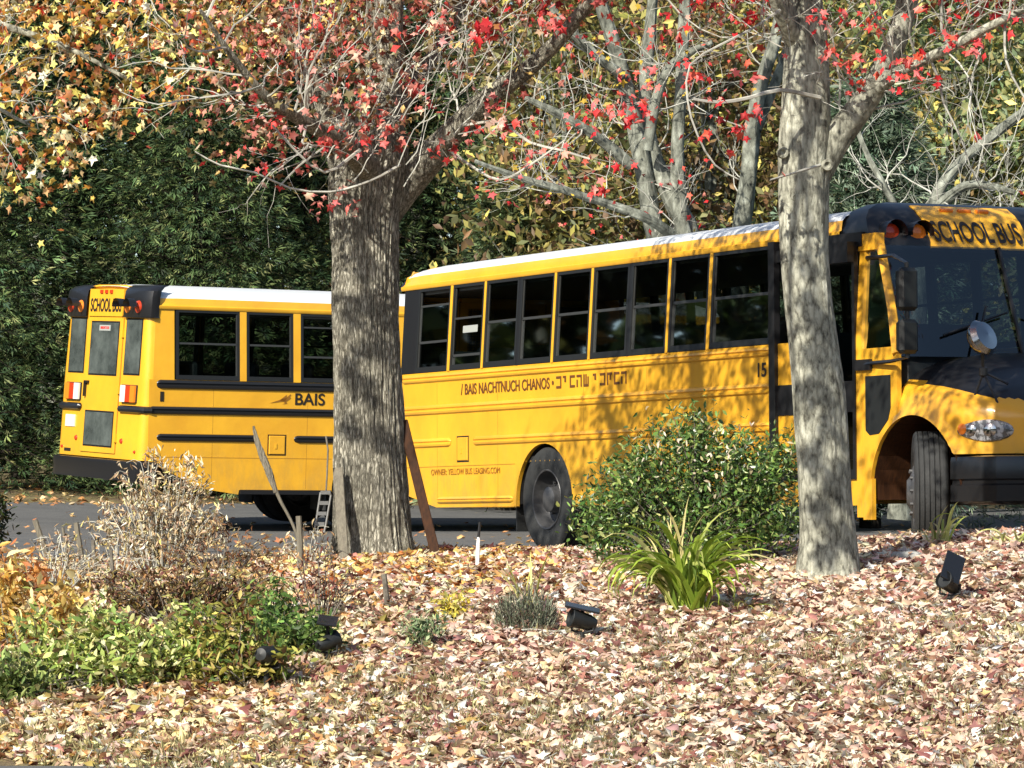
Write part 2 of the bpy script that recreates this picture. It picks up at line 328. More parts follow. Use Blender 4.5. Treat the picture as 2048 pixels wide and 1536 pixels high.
def curled():
    n = 16000; y = rng.uniform(20.6, 33.4, n); x = rng.uniform(-1, 1, n)*xr(y); k = ~((x < e1.x+.2) & (y < e0.y+(x-e0.x)*sl_)); x, y = x[k], y[k]; n = len(x)
    c = palette([(222, 200, 170), (180, 150, 124), (140, 104, 84), (110, 74, 64), (236, 222, 196)], [3, 3, 3, 2, 2], n); nr = rnd(n); nr[:, 2] += .6
    tag(leafmesh('curled_leaves', np.stack([x, y, h(x, y)+rng.uniform(.005, .05, n)], 1), nr, rng.uniform(.015, .045, n), c, OVAL, OVAL_T, M['leafdry'], curl=rng.uniform(-4, 5, n)), 'small curled and broken leaves mixed into the leaf carpet', 'fallen leaves', kind='stuff')
    t = B()
    for _ in range(420):
        y_ = random.uniform(20.8, 33); x_ = random.uniform(-1, 1)*float(xr(y_)); a = random.uniform(0, 6.28); l = random.uniform(.06, .4); z_ = hz(x_, y_)+.03
        p = [Vector((x_, y_, z_)), Vector((x_+math.cos(a)*l*.5+random.gauss(0, .02), y_+math.sin(a)*l*.5, z_+.02)), Vector((x_+math.cos(a)*l, y_+math.sin(a)*l, hz(x_+math.cos(a)*l, y_+math.sin(a)*l)+.03))]; t.tube(p, [.004, .003, .0015], 4)
    tag(t.build('fallen_twigs', M['twig']), 'thin fallen twigs lying on the leaf carpet', 'fallen twigs', kind='stuff')
curled()
def drive_leaves():
    n = 5200; y = np.concatenate([rng.uniform(33.6, 35, 1000), rng.uniform(35, 50, 700), rng.uniform(50, 64, n-1700)]); x = rng.uniform(-1, 1, n)*xr(y, 3)
    q = -.515*x+.857*y; k = (y < 50) | (q > 52.2) | (rng.random(n) < .06); x, y = x[k], y[k]; n = len(x)
    p = np.stack([x, y, h(x, y)+.015+rng.uniform(0, .03, n)], 1)
    c = palette([(226, 186, 130), (200, 150, 96), (170, 120, 80), (240, 214, 160)], [3, 3, 2, 2], n); nr = rnd(n)*.35; nr[:, 2] = 1
    o = leafmesh('driveway_leaf_litter', p, nr, rng.uniform(.04, .085, n), c, STAR, STAR_T, M['leafdry'], curl=rng.uniform(-1, 2.5, n))
    tag(o, 'tan leaf litter scattered along the driveway edges', 'leaf litter', kind='stuff')
drive_leaves()
def lawn():
    n = 60000; y = rng.uniform(20.5, 27, n)**1.0; x = rng.uniform(-1, 1, n)*xr(y)
    cl = np.sin(x*1.7+2)*np.sin(y*1.4+x*.5)+rng.normal(size=n)*.35; k = (cl > .0) & ~((x < e1.x+.2) & (y < e0.y+(x-e0.x)*sl_)); x, y = x[k], y[k]; n = len(x)
    p = np.stack([x, y, h(x, y)-.005], 1); up = rnd(n)*.5; up[:, 2] += 1
    c = palette([(140, 136, 92), (166, 156, 112), (112, 112, 74), (190, 176, 132)], [3, 3, 2, 3], n)
    nr = rnd(n); nr[:, 2] *= .2
    o = leafmesh('grass', p, nr, rng.uniform(.05, .09, n), c, [(-.06, 0, 0), (.06, 0, 0), (.03, .6, .08), (0, 1, .3)], [(0, 1, 2), (0, 2, 3)], M['leaf'], updir=up)
    tag(o, 'short olive lawn grass showing between the fallen leaves', 'grass', kind='stuff')
lawn()
# ------------------------------------------------------------------ school bus
def side_x(z): return 1.22 if z <= 1.80 else 1.22-(z-1.80)*.066
def text_mesh(name, s, size, m, parent, mw, xs=1.0, off=0.0, ext=.002, shear=0, width=None, left=False):
    c = bpy.data.curves.new(name, 'FONT'); c.body = s; c.size = size; c.offset = off; c.extrude = ext; c.align_x = 'CENTER'; c.align_y = 'CENTER'; c.shear = shear
    o = bpy.data.objects.new(name, c); COL.objects.link(o); bpy.context.view_layer.update()
    me = bpy.data.meshes.new_from_object(o.evaluated_get(bpy.context.evaluated_depsgraph_get())); bpy.data.objects.remove(o); bpy.data.curves.remove(c)
    me.materials.clear(); me.materials.append(m)
    if width: xs = width/max(1e-6, max(v.co.x for v in me.vertices)-min(v.co.x for v in me.vertices))
    if left: me.transform(Matrix.Translation((-min(v.co.x for v in me.vertices), 0, 0)))
    me.transform(mw @ Matrix.Diagonal((xs, 1, 1, 1)))
    t = bpy.data.objects.new(name, me); COL.objects.link(t); t.parent = parent; return t
def side_mw(y, z, x=None):     # text lying on the right side, reading towards the front
    x = side_x(z)+.004 if x is None else x
    return Matrix(((0, 0, 1, x), (1, 0, 0, y), (0, 1, 0, z), (0, 0, 0, 1)))
def arc(cy, cz, r, a0, a1, n=20, k=1.0):
    return [(cy+r*math.cos(R(a)), cz+k*r*math.sin(R(a))) for a in np.linspace(a0, a1, n)]
CAPZ = [2.52, 2.60, 2.70, 2.80, 2.88, 2.94, 2.97]
def cap_y(u, z):   # front cap surface
    f = np.interp(z, CAPZ, [9.04, 9.04, 8.98, 8.90, 8.80, 8.68, 8.50]); return float(f)-.30*max(0, abs(u)-.80)**2-.03*u*u
def cap_w(z): return float(np.interp(z, CAPZ, [1.17, 1.165, 1.16, 1.13, 1.05, .90, .70]))
HYs = [9.36, 9.5, 9.7, 9.9, 10.1, 10.25, 10.4, 10.52, 10.62, 10.68]
def hood_sec(y, t):
    "t 0 (centre top) .. 1 (lower edge): returns u, z"
    zt = np.interp(y, HYs, [1.67, 1.655, 1.63, 1.59, 1.53, 1.47, 1.40, 1.32, 1.22, 1.10])
    wd = np.interp(y, HYs, [1.21, 1.21, 1.21, 1.205, 1.19, 1.16, 1.08, .97, .84, .70]); zb = .80 if y > 9.9 else .42
    a = t*math.pi/2
    if t < .6:
        b = t/.6*math.pi/2; u = wd*math.sin(b)**.9; z = 1.08+(zt-1.08)*math.cos(b)**.75 if zt > 1.08 else zt
    else:
        u = wd; z = min(1.08, zt)+(zb-min(1.08, zt))*(t-.6)/.4
    return float(u), float(z)
def wheel(parent, x, y, z, r, side, steer=0, dish=True, name='wheel'):
    e = B(); ax = Vector((side*math.cos(steer), math.sin(steer)*side, 0)); c = Vector((x, y, z)); wd = .26
    prof = [(r*.56, -wd/2), (r*.78, -wd/2-.012), (r*.93, -wd/2), (r*.985, -wd/2+.02)]
    for k in range(5):
        o0 = -wd/2+.03+k*.042; prof += [(r, o0), (r, o0+.030), (r-.014, o0+.032), (r-.014, o0+.040)]
    prof += [(r, wd/2-.02), (r*.985, wd/2-.01), (r*.95, wd/2+.004), (r*.90, wd/2+.008), (r*.78, wd/2+.014), (r*.66, wd/2+.006), (r*.58, wd/2-.006), (r*.56, wd/2-.03)]
    e.lathe(prof, c, ax, 64); tire = e.build(name, M['rubber'], parent, smooth=True)
    g = B()
    if dish: pr = [(r*.58, wd/2-.002), (r*.57, wd/2+.004), (r*.545, wd/2), (r*.53, wd/2-.05), (r*.50, wd/2-.12), (r*.44, wd/2-.15), (r*.30, wd/2-.155), (r*.26, wd/2-.13), (r*.24, wd/2-.02), (r*.16, wd/2), (0.001, wd/2+.005)]
    else: pr = [(r*.58, wd/2-.002), (r*.57, wd/2+.004), (r*.54, wd/2-.01), (r*.50, wd/2-.03), (r*.42, wd/2+.01), (r*.25, wd/2+.035), (r*.2, wd/2+.06), (.001, wd/2+.065)]
    g.lathe(pr, c, ax, 40)
    u = ax.orthogonal().normalized(); b = ax.cross(u)
    for k in range(10):
        a = k*math.pi/5; p = c+(u*math.cos(a)+b*math.sin(a))*r*.36+ax*(wd/2-.15 if dish else wd/2+.01)
        g.tube([p, p+ax*.03], .014, 6)
    g.build('rim', M['rim'], tire, smooth=True)
    return tire
def make_bus(loc, rz, tilt, label, trim, wins, windrop, rsplit, lastlabel, fuel, bottom, texts, zoff=0):
    """local frame: +Y forward, +X the right-hand side, z=0 at the wheels"""
    root = empty('school_bus', loc, label, 'school bus', 'school buses parked on the driveway')
    root.rotation_euler = (0, 0, 0); root.matrix_world = Matrix.Translation(loc) @ Matrix.Rotation(rz, 4, 'Z') @ Matrix.Rotation(tilt, 4, 'Y')
    Y0, YD = .10, 7.44
    # lower body, with wheel arches
    def outline(y1):
        return [(Y0, 1.80), (Y0, bottom[0][1])]+bottom+[(2.69, .44)]+arc(3.25, .46, .575, 183, -3, 26)+[(3.81, .44), (y1, .44), (y1, 1.80)]
    b = B()
    b.prism(outline(YD), lambda a, c, t: (1.22-t, a, c), .04); b.prism(outline(8.84), lambda a, c, t: (-1.22+t, a, c), .04)
    # rear wall with rounded corners
    zs = np.linspace(.80, 2.86, 14); plan = [(1.22, .13), (1.215, .075), (1.19, .03), (1.15, .008), (1.10, 0)]; plan = plan+[(-x, y) for x, y in plan[::-1]]
    vs = [(x*side_x(z)/1.22*(1 if z < 2.72 else 1-(z-2.72)*.35), y+.05*(z-.8), z) for z in zs for x, y in plan]; n = len(plan)
    b.add(vs, [(j*n+i, j*n+i+1, (j+1)*n+i+1, (j+1)*n+i) for j in range(len(zs)-1) for i in range(n-1)])
    # corner strip between rear wall and first window
    for sx in (1, -1):
        for z0, z1 in ((1.80, 2.25), (2.25, 2.70)):
            w0 = (wins[0][0]-.02 if trim == M['black'] else .16) if sx > 0 else .5
            b.add([(sx*side_x(z0), .10+.05*(z0-.8), z0), (sx*side_x(z0), w0, z0), (sx*side_x(z1), w0, z1), (sx*side_x(z1), .10+.05*(z1-.8), z1)], [(0, 1, 2, 3)])
    body = b.build('body', M['yellow'], root, smooth=True)
    # roof and its yellow edge
    prof = [(1.175, 2.66), (1.185, 2.675), (1.185, 2.705), (1.163, 2.715), (1.158, 2.76), (1.15, 2.80), (1.12, 2.835), (1.02, 2.875), (.86, 2.91), (.6, 2.945), (.3, 2.965), (0, 2.97)]
    ys = [.10, .14, .25, .5]+list(np.arange(1, 8.51, .5)); 
    def rring(y, p): 
        k = 1-.035*max(0, (.5-y)/.4)**2; return [(x*(1 if z < 2.72 else k), y, 2.66+(z-2.66)*(1-.10*max(0, (.5-y)/.4)**2)) for x, z in p]
    for nm, pp, mm in (('roof_edge', prof[:6], M['yellow']), ('roof', prof[5:], M['white'])):
        r = B()
        for sx in (1, -1):
            rows = [rring(y, pp) for y in ys]; m = len(pp)
            r.add([(sx*p[0], p[1], p[2]) for row in rows for p in row], [(j*m+i, j*m+i+1, (j+1)*m+i+1, (j+1)*m+i) for j in range(len(ys)-1) for i in range(m-1)])
        if nm == 'roof_edge':   # rear cap over the back wall
            r.add([(x, .115, 2.66) for x in (-1.17, 1.17)]+[(x*.98, .145, z) for x, z in ((1.16, 2.80), (.86, 2.91), (.4, 2.955), (-.4, 2.955), (-.86, 2.91), (-1.16, 2.80))], [(0, 1, 2, 3, 4, 5, 6, 7)])
        r.build(nm, mm, root, smooth=True)
    # ceiling, floor and chassis
    c = B(); c.box((-1.12, .2, 2.60), (1.12, 8.8, 2.64)); c.build('ceiling_lining', M['inside'], root)
    c = B(); c.box((-1.17, .2, .86), (1.17, 8.8, .92)); c.box((-.45, .3, .50), (-.30, 10.2, .80)); c.box((.30, .3, .50), (.45, 10.2, .80))
    c.tube([(-1.0, 3.25, .47), (1.0, 3.25, .47)], .09, 10); c.tube([(-.95, 9.66, .47), (.95, 9.66, .47)], .06, 10); c.lathe([(.001, -.2), (.2, -.15), (.24, 0), (.2, .15), (.001, .2)], (0, 3.25, .47), (1, 0, 0), 16)
    c.box((-.9, 4.3, .45), (-.5, 5.6, .84)); c.box((-.28, .8, .5), (.28, 2.2, .8)); c.box((.5, 4.8, .47), (1.0, 5.9, .84))
    c.build('chassis', M['chassis'], root)
    # rub rails
    def rail(y0, y1, z0, z1, name='rub_rail', both=True, d=.022):
        zc, hh = (z0+z1)/2, (z1-z0)/2
        for sx in ((1, -1) if both else (1,)):
            r = B()
            pr = [(0, z0), (d*.8, z0+.012), (d, zc-hh*.35), (d*.35, zc-hh*.15), (d*.35, zc+hh*.15), (d, zc+hh*.35), (d*.8, z1-.012), (0, z1)]
            rows = []
            for y, k in ((y0, .0), (y0+.015, .6), (y0+.05, 1), (y1-.05, 1), (y1-.015, .6), (y1, .0)):
                rows += [(sx*(side_x(zc)+.002+p*(.15+.85*k)), y, zc+(z-zc)*(.35+.65*k)) for p, z in pr]
            m = len(pr); r.add(rows, [(j*m+i, j*m+i+1, (j+1)*m+i+1, (j+1)*m+i) for j in range(5) for i in range(m-1)]); r.build(name, trim, root, smooth=True)
    dz = .012 if trim == M['black'] else 0
    rail(.20, YD-.02, 1.70-dz, 1.785+dz); rail(.10, YD-.02, 1.375, 1.47); rail(.22, fuel-.26, 1.045, 1.135)
    rail(fuel+.24, 3.05 if False else YD-.02, 1.045, 1.135)
    if trim == M['yellow']: rail(.98, 2.62, .475, .545)
    else:
        k = B(); k.box((1.20, 1.38, .40), (1.245, 2.66, .455)); k.build('skirt_strip', M['black'], root)
    # fuel hatch
    f = B(); f.box((1.218, fuel-.11, 1.0-.10), (1.232, fuel+.11, 1.0+.13), ch=.006); f.box((1.232, fuel-.03, .97), (1.238, fuel-.005, 1.03)); hatch = f.build('fuel_hatch', M['yellow'], root)
    g = B(); 
    for (y0, z0, y1, z1) in ((fuel-.13, .885, fuel+.13, .897), (fuel-.13, 1.133, fuel+.13, 1.145), (fuel-.13, .897, fuel-.118, 1.133), (fuel+.118, .897, fuel+.13, 1.133)): g.box((1.2185, y0, z0), (1.2225, y1, z1))
    g.build('hatch_gap', M['black'], hatch)
    # seam between side panels
    s_ = B(); s_.box((1.2185, .12, .845), (1.2215, 2.66, .851)); s_.build('panel_seam', M['text2'], root)
    for i_, y_ in enumerate((.98, 2.30, 4.05, 5.25, 6.45)):
        s_ = B(); s_.box((1.2185, y_, 1.14), (1.2207, y_+.004, 1.37)); s_.box((1.2185, y_, 1.475), (1.2207, y_+.004, 1.69)); s_.box((1.2185, y_, .47 if y_ > 3.9 or y_ < 2.5 else 1.1), (1.2207, y_+.004, 1.04)); s_.build('panel_joint', M['text2'], root)
    rv = B()
    for z_ in (1.16, 1.36, 1.49, 1.68, .87):
        for k_ in range(74): yy_ = .3+k_*.096; rv.add([(1.2235, yy_, z_), (1.22, yy_-.006, z_), (1.22, yy_, z_+.006), (1.22, yy_+.006, z_), (1.22, yy_, z_-.006)], [(0, 1, 2), (0, 2, 3), (0, 3, 4), (0, 4, 1)])
    tag(rv.build('rivets', M['yellow'], root), kind='stuff')
    # windows
    def win(y0, y1, sx, drop, mi=0):
        fr = B(); t = .035
        def q(ya, yb, za, zb, out=.006, dp=.04):
            fr.add([(sx*(side_x(z)+o), y, z) for o in (out, out-dp) for (y, z) in ((ya, za), (yb, za), (yb, zb), (ya, zb))],
                   [(0, 1, 2, 3), (4, 5, 6, 7), (0, 1, 5, 4), (1, 2, 6, 5), (2, 3, 7, 6), (3, 0, 4, 7)])
        q(y0, y1, 1.805, 1.86); q(y0, y1, 2.63, 2.69); q(y0, y0+t, 1.86, 2.63); q(y1-t, y1, 1.86, 2.63)
        w_ = fr.build('window', M['frame'], root)
        ra = B(); fr = ra; zm = 2.25-drop
        q(y0+t, y1-t, zm-.012, zm+.012, -.004, .018); q(y0+t, y0+t+.012, 1.86, 2.63, -.004, .012); q(y1-t-.012, y1-t, 1.86, 2.63, -.004, .012)
        if drop: q(y0+t, y1-t, 2.63-drop-.02, 2.63-drop, -.006, .016)
        ra.build('sash_rail', M['sash'], w_)
        gl = B(); top = 2.63-drop
        for za, zb, o in ((1.86, zm-.012, -.016), (zm+.012, top-(.02 if drop else 0), -.012)):
            gl.add([(sx*(side_x(z)+o), y, z) for (y, z) in ((y0+t, za), (y1-t, za), (y1-t, zb), (y0+t, zb))], [(0, 1, 2, 3)])
        gl.build('glass', M['glass'], w_); return w_
    wl = []
    if trim != M['black']:
        p = B(); p.add([(side_x(z)+d, y, z) for d in (.003, -.03) for (y, z) in ((.16, 1.805), (.50, 1.805), (.50, 2.68), (.16, 2.68))], [(0, 1, 2, 3), (0, 1, 5, 4), (1, 2, 6, 5), (2, 3, 7, 6), (3, 0, 4, 7)]); p.build('rear_blank_panel', M['black'], root)
    for i, (a, c_) in enumerate(wins): wl.append(win(a, c_, 1, windrop.get(i, 0)))
    yy = .5; lw = []
    while yy < 8.6: win(yy+.02, min(yy+.71, 8.8), -1, 0); lw.append(yy); yy += .73
    # pillars between the windows
    pl = []
    edges = [w_[1] for w_ in wins[:-1]]
    for i, a in enumerate(edges):
        c_ = wins[i+1][0]; p = B(); mm = M['black'] if i in rsplit else M['yellow']
        o = .010 if i not in rsplit else .004
        p.add([(side_x(z)+d, y, z) for d in (o, -.03) for (y, z) in ((a, 1.80), (c_, 1.80), (c_, 2.68), (a, 2.68))], [(0, 1, 2, 3), (0, 1, 5, 4), (1, 2, 6, 5), (2, 3, 7, 6), (3, 0, 4, 7)])
        p.build('window_pillar', mm, root)
    p = B()
    for yy in lw: p.add([(-side_x(z), y, z) for (y, z) in ((yy-.02, 1.80), (yy+.02, 1.80), (yy+.02, 2.68), (yy-.02, 2.68))], [(0, 1, 2, 3)])
    p.build('far_side_pillars', M['yellow'], root)
    # seats
    for i in range(9):
        for sx in (1, -1):
            s = B(); y = .75+i*.80; a, c_ = sorted((sx*.38, sx*1.08))
            s.box((a, y, 1.30), (c_, y+.42, 1.42), ch=.03); s.box((a, y-.02, 1.40), (c_, y+.10, 2.02), ch=.035); s.box((a+.1, y+.1, .92), (a+.14, y+.3, 1.3)); s.box((c_-.14, y+.1, .92), (c_-.1, y+.3, 1.3)); s.build('seat', M['seat'], root)
    # wheels
    for sx in (1, -1):
        wheel(root, sx*1.06, 3.25, .50+zoff, .50, sx)
        wheel(root, sx*.76, 3.25, .50+zoff, .50, -sx)
        wheel(root, sx*1.04, 9.62, .50+zoff, .50, sx, steer=R(-31) if texts[0] == 2 else 0, dish=False)
        m = B(); m.box((sx*1.18 if sx < 0 else .80, 2.60, .20), (sx*.80 if sx < 0 else 1.18, 2.62, .62)); m.build('mud_flap', M['rubber'], root)
        m = B(); ii = arc(3.25, .46, .58, 0, 180, 16); m.add([(sx*x, a, c_) for x in (1.17, .55) for a, c_ in ii], [(i, i+1, 17+i-1+1-1+0, 16+i) if False else (i, i+1, 17+i, 16+i) for i in range(15)]); m.build('wheel_well', M['chassis'], root)
    # rear face
    def yr(z): return .05*(z-.8)
    def rear_box(u0, u1, z0, z1, d0, d1, name, m, parent=root, ch=0):
        r = B(); vs = []
        for d in (d0, d1):
            for (u, z) in ((u0, z0), (u1, z0), (u1, z1), (u0, z1)): vs.append((u, yr(z)-d, z))
        r.add(vs, [(0, 1, 2, 3), (4, 5, 6, 7), (0, 1, 5, 4), (1, 2, 6, 5), (2, 3, 7, 6), (3, 0, 4, 7)]); return r.build(name, m, parent)
    def pane(u0, u1, z0, z1, d, name, parent, m=None):
        a = rear_box(u0-.02, u1+.02, z0-.02, z1+.02, -.001, d-.004, 'gasket', M['black'], parent)
        return rear_box(u0, u1, z0, z1, -.001, d, name, m or M['rearglass'], parent)
    door = rear_box(-.50, .50, .86, 2.56, -.001, .014, 'emergency_door', M['yellow'])
    for a in ((-.51, -.50, .86, 2.57), (.50, .51, .86, 2.57), (-.50, .50, .852, .86), (-.50, .50, 2.56, 2.57)): rear_box(*a, -.001, .006, 'door_gap', M['text2'], door)
    pane(-.39, .39, 1.84, 2.48, .022, 'door_window', door); pane(-.40, .40, .95, 1.36, .022, 'lower_door_window', door)
    rear_box(-.46, -.43, 1.55, 1.74, .014, .05, 'door_handle', M['black'], door); rear_box(-.46, -.36, 1.72, 1.75, .014, .05, 'handle_bar', M['black'], door)
    for z in (1.0, 1.6, 2.3): rear_box(.49, .53, z, z+.1, .0, .03, 'hinge', M['yellow'], door)
    st = rear_box(-.16, .16, 2.38, 2.45, .02, .0245, 'door_sticker', M['sticker'], door)
    rmw = lambda u, z, d: Matrix(((1, 0, 0, u), (0, .05, -1, yr(z)-d), (0, 1, 0, z), (0, 0, 0, 1)))
    text_mesh('sticker_text', 'EMERGENCY DOOR', .045, M['redtext'], st, rmw(0, 2.415, .026), .62, .001, .001)
    for sx in (-1, 1):
        a, c_ = sorted((sx*.60, sx*1.02)); pane(a, c_, 1.86, 2.52, .010, 'rear_window', root)
        lt = rear_box(a+.0, c_, 1.50, 1.72, -.001, .02, 'tail_light', M['chassis'])
        for k, (i0, i1, mm) in enumerate(((.61, .75, 'lens'), (.755, .88, 'red'), (.885, 1.01, 'amber'))):
            p0, p1 = sorted((sx*i0, sx*i1)); rear_box(p0, p1, 1.508, 1.712, .02, .045, 'lens', M[mm], lt)
        rl = B(); x0, x1 = (.56, 1.20); 
        rl.tube([(sx*(x0+.0), yr(1.42)-.008, 1.42), (sx*(x0+.03), yr(1.42)-.012, 1.42), (sx*1.13, yr(1.42)-.012, 1.42), (sx*1.20, .055, 1.42), (sx*1.23, .14, 1.42)], [.02, .045, .045, .045, .04], 8)
        rl.build('rear_rub_rail', M['black'], root, smooth=True)
        for (u, z, rz_) in ((.66, 1.02, .036), (1.06, .90, .022)):
            o = B(); o.lathe([(.001, .022), (rz_*.7, .018), (rz_, 0)], (sx*u, yr(z), z), (0, -1, 0), 16); oo = o.build('reflector', M['red'], root, smooth=True)
        # warning lamp box at the top corner, wrapping round to the side
        wb = B(); ug = [(.54, -.03), (.58, -.045), (1.05, -.04), (1.15, -.015), (1.205, .03), (1.215, .08), (1.18, .15)] if trim == M['black'] else [(.50, -.03), (.58, -.045), (1.0, -.04), (1.06, -.02), (1.08, .02), (1.08, .08), (1.05, .12)]; zz = [(2.55, 0), (2.57, .02), (2.80, .02), (2.88, .0), (2.93, -.05), (2.955, -.13)] if trim == M['black'] else [(2.55, 0), (2.57, .02), (2.74, .02), (2.78, .0), (2.80, -.03), (2.81, -.06)]
        rows = [(sx*(u-max(0, -o)*.9), yr(z)+y-o*.6+max(0, -o)*.6, z) for z, o in zz for u, y in ug]; m = len(ug)
        wb.add(rows, [(j*m+i, j*m+i+1, (j+1)*m+i+1, (j+1)*m+i) for j in range(len(zz)-1) for i in range(m-1)]+[tuple(range(m))])
        wbo = wb.build('warning_lamp_housing', M['black'], root, smooth=True)
        for uu, mm in ((.68, 'amber'), (.98, 'red')):
            o = B(); o.lathe([(.001, .03), (.05, .025), (.075, .012), (.085, -.02)], (sx*uu, yr(2.68)-.055, 2.68), (0, -1, 0), 20); o.build('warning_lamp', M[mm], wbo, smooth=True)
            v = B(); v.add([(sx*uu+r_*math.cos(t), y, 2.68+r_*math.sin(t)) for y, r_ in ((-.03, .10), (-.13, .105)) for t in np.linspace(0, math.pi, 10)], [(i, i+1, 11+i, 10+i) for i in range(9)]); v.build('lamp_visor', M['black'], wbo)
    sg = rear_box(-.49, .49, 2.56, 2.90, -.03, .03, 'rear_sign_panel', M['yellow'])
    text_mesh('sign_lettering', 'SCHOOL BUS', .225, M['text'], sg, rmw(0, 2.69, .033), .66, .006, .001)
    for u in (-.14, 0, .14):
        rear_box(u-.035, u+.035, 2.845, 2.89, .03, .045, 'marker_light', M['red'])
    rear_box(-1.0, -.72, 1.16, 1.31, -.001, .012, 'licence_plate', M['plate']); rear_box(-.99, -.80, .845, .885, -.001, .005, 'lettering_patch', M['text'])
    bm_ = B(); pth = [(1.235, .22), (1.235, .06), (1.19, -.05), (1.0, -.10), (0, -.12), (-1.0, -.10), (-1.19, -.05), (-1.235, .06), (-1.235, .22)]
    sec = [(.05, .79), (0, .785), (-.012, .74), (0, .66), (-.012, .58), (0, .545), (.05, .54)]; m = len(sec)
    vs = []
    for (x, y) in pth:
        L = math.hypot(x, y+.0)+1e-9; nx, ny = (x/1.3)**5, -1+abs(x/1.26)**8
        l = math.hypot(nx, ny); nx, ny = nx/l, ny/l
        vs += [(x-nx*o, y-ny*o, z) for o, z in sec]
    bm_.add(vs, [(j*m+i, j*m+i+1, (j+1)*m+i+1, (j+1)*m+i) for j in range(len(pth)-1) for i in range(m-1)]); bm_.build('rear_bumper', M['black'], root, smooth=True)
    # ---------------- entrance door on the right side
    d = B(); X = 1.215
    def pl_(bb, y0, y1, z0, z1, x=X, t=.04, mi=0): bb.box((x-t, y0, z0), (x, y1, z1), mi)
    dr = B(); pl_(dr, 7.46, 7.56, .62, 2.68, 1.26, .06); pl_(dr, 8.12, 8.18, .62, 2.60, 1.235); pl_(dr, 8.20, 8.26, .62, 2.60, 1.235); pl_(dr, 8.76, 8.80, .62, 2.60, 1.235)
    for a, c_ in ((7.56, 8.12), (8.26, 8.76)):
        pl_(dr, a, c_, 1.18, 1.44, 1.235); pl_(dr, a, c_, 2.50, 2.60, 1.235); pl_(dr, a, c_, .62, .70, 1.235)
    door2 = dr.build('entrance_door', M['black'], root)
    for z0, z1 in ((1.44, 1.80), (.70, 1.18)): pn = B(); pl_(pn, 7.56, 8.12, z0, z1, 1.225, .02); pn.build('door_panel', M['yellow'], door2)
    gg = B(); gg.add([(1.205, y, z) for y, z in ((7.56, 1.80), (8.12, 1.80), (8.12, 2.5), (7.56, 2.5))], [(0, 1, 2, 3)]); gg.add([(1.205, y, z) for y, z in ((8.26, 1.44), (8.76, 1.44), (8.76, 2.5), (8.26, 2.5))], [(0, 1, 2, 3)])
    gg.add([(1.205, y, z) for y, z in ((8.26, .7), (8.76, .7), (8.76, 1.18), (8.26, 1.18))], [(0, 1, 2, 3)]); gg.build('glass', M['glass'], door2)
    q_ = B(); pl_(q_, 7.44, 8.86, 2.56, 2.68, 1.20, .05); pl_(q_, 8.26, 8.80, 2.43, 2.60, 1.30, .1); q_.build('door_header', M['black'], root)
    q_ = B(); pl_(q_, 7.44, 8.80, .40, .62, 1.215, .04); q_.build('step_skirt', M['yellow'], root)
    # ---------------- cab: post, quarter panel, pillars
    for sx in (1, -1):
        q_ = B(); q_.box(*sorted([(sx*1.15, 8.80, .30), (sx*1.222, 8.89, 2.66)]) if False else ((min(sx*1.15, sx*1.222), 8.80, .30), (max(sx*1.15, sx*1.222), 8.89, 1.80)))
        q_.add([(sx*(side_x(z)+o), y, z) for o in (.002, -.06) for (y, z) in ((8.80, 1.80), (8.89, 1.80), (8.89, 2.66), (8.80, 2.66))], [(0, 1, 2, 3), (4, 5, 6, 7), (0, 1, 5, 4), (1, 2, 6, 5), (2, 3, 7, 6), (3, 0, 4, 7)])
        q_.prism([(8.89, .28), (9.02, .28), (9.02, .62)]+arc(9.64, .50, .645, 170, 118, 8)+[(9.42, 1.10), (9.42, 1.70), (8.89, 1.70)], lambda a, c_, t: (sx*(1.219-t), a, c_), .04)
        q_.tube([(sx*1.20, 9.40, 1.64), (sx*1.17, 9.28, 2.0), (sx*1.135, 9.06, 2.56)], [.05, .042, .04], 6)
        q_.box((min(sx*1.10, sx*1.19), 8.80, 2.52), (max(sx*1.10, sx*1.19), 9.06, 2.66))
        cp = q_.build('cab_side', M['yellow'], root)
        t = B(); t.add([(sx*1.20, 8.89, 1.70), (sx*1.20, 9.38, 1.70), (sx*1.14, 9.06, 2.52), (sx*1.15, 8.89, 2.52)], [(0, 1, 2, 3)]); t.build('quarter_glass', M['wind'], cp)
        t = B(); t.prism([(8.94, 1.02), (9.0, .98), (9.14, .99), (9.28, 1.10), (9.32, 1.2), (9.32, 1.47), (8.94, 1.47)], lambda a, c_, tt: (sx*(1.224-tt), a, c_), .01); t.build('lower_glass', M['plastic'], cp)
    # windshield
    wv = B(); nu, nz = 16, 6; vs = []
    for j in range(nz+1):
        z = 1.62+(2.56-1.62)*j/nz
        for i in range(nu+1):
            k = -1+2*i/nu; u = k*(1.19-(z-1.62)*.06); yb = 9.46-.06*k*k-.05*abs(k)**6; yt = 9.10-.05*k*k-.03*abs(k)**6; f_ = j/nz; vs.append((u, yb+(yt-yb)*f_, z))
    wv.add(vs, [(j*(nu+1)+i, j*(nu+1)+i+1, (j+1)*(nu+1)+i+1, (j+1)*(nu+1)+i) for j in range(nz) for i in range(nu)]); ws = wv.build('windshield', M['wind'], root, smooth=True)
    q_ = B(); q_.box((-.02, 9.36, 1.62), (.02, 9.44, 1.66)); q_.tube([(0, 9.475, 1.63), (0, 9.12, 2.56)], .018, 5)
    for sx in (-1, 1): q_.tube([(sx*.5, 9.52, 1.66), (sx*.35, 9.40, 1.95), (sx*.3, 9.37, 2.05)], .012, 5); q_.tube([(sx*.75, 9.40, 1.80), (sx*.1, 9.38, 2.0)], .01, 5)
    q_.build('wiper', M['black'], ws)
    dq = B(); dq.box((-1.12, 8.95, 1.25), (1.12, 9.36, 1.62), ch=.05); dq.build('dashboard', M['plastic'], root)
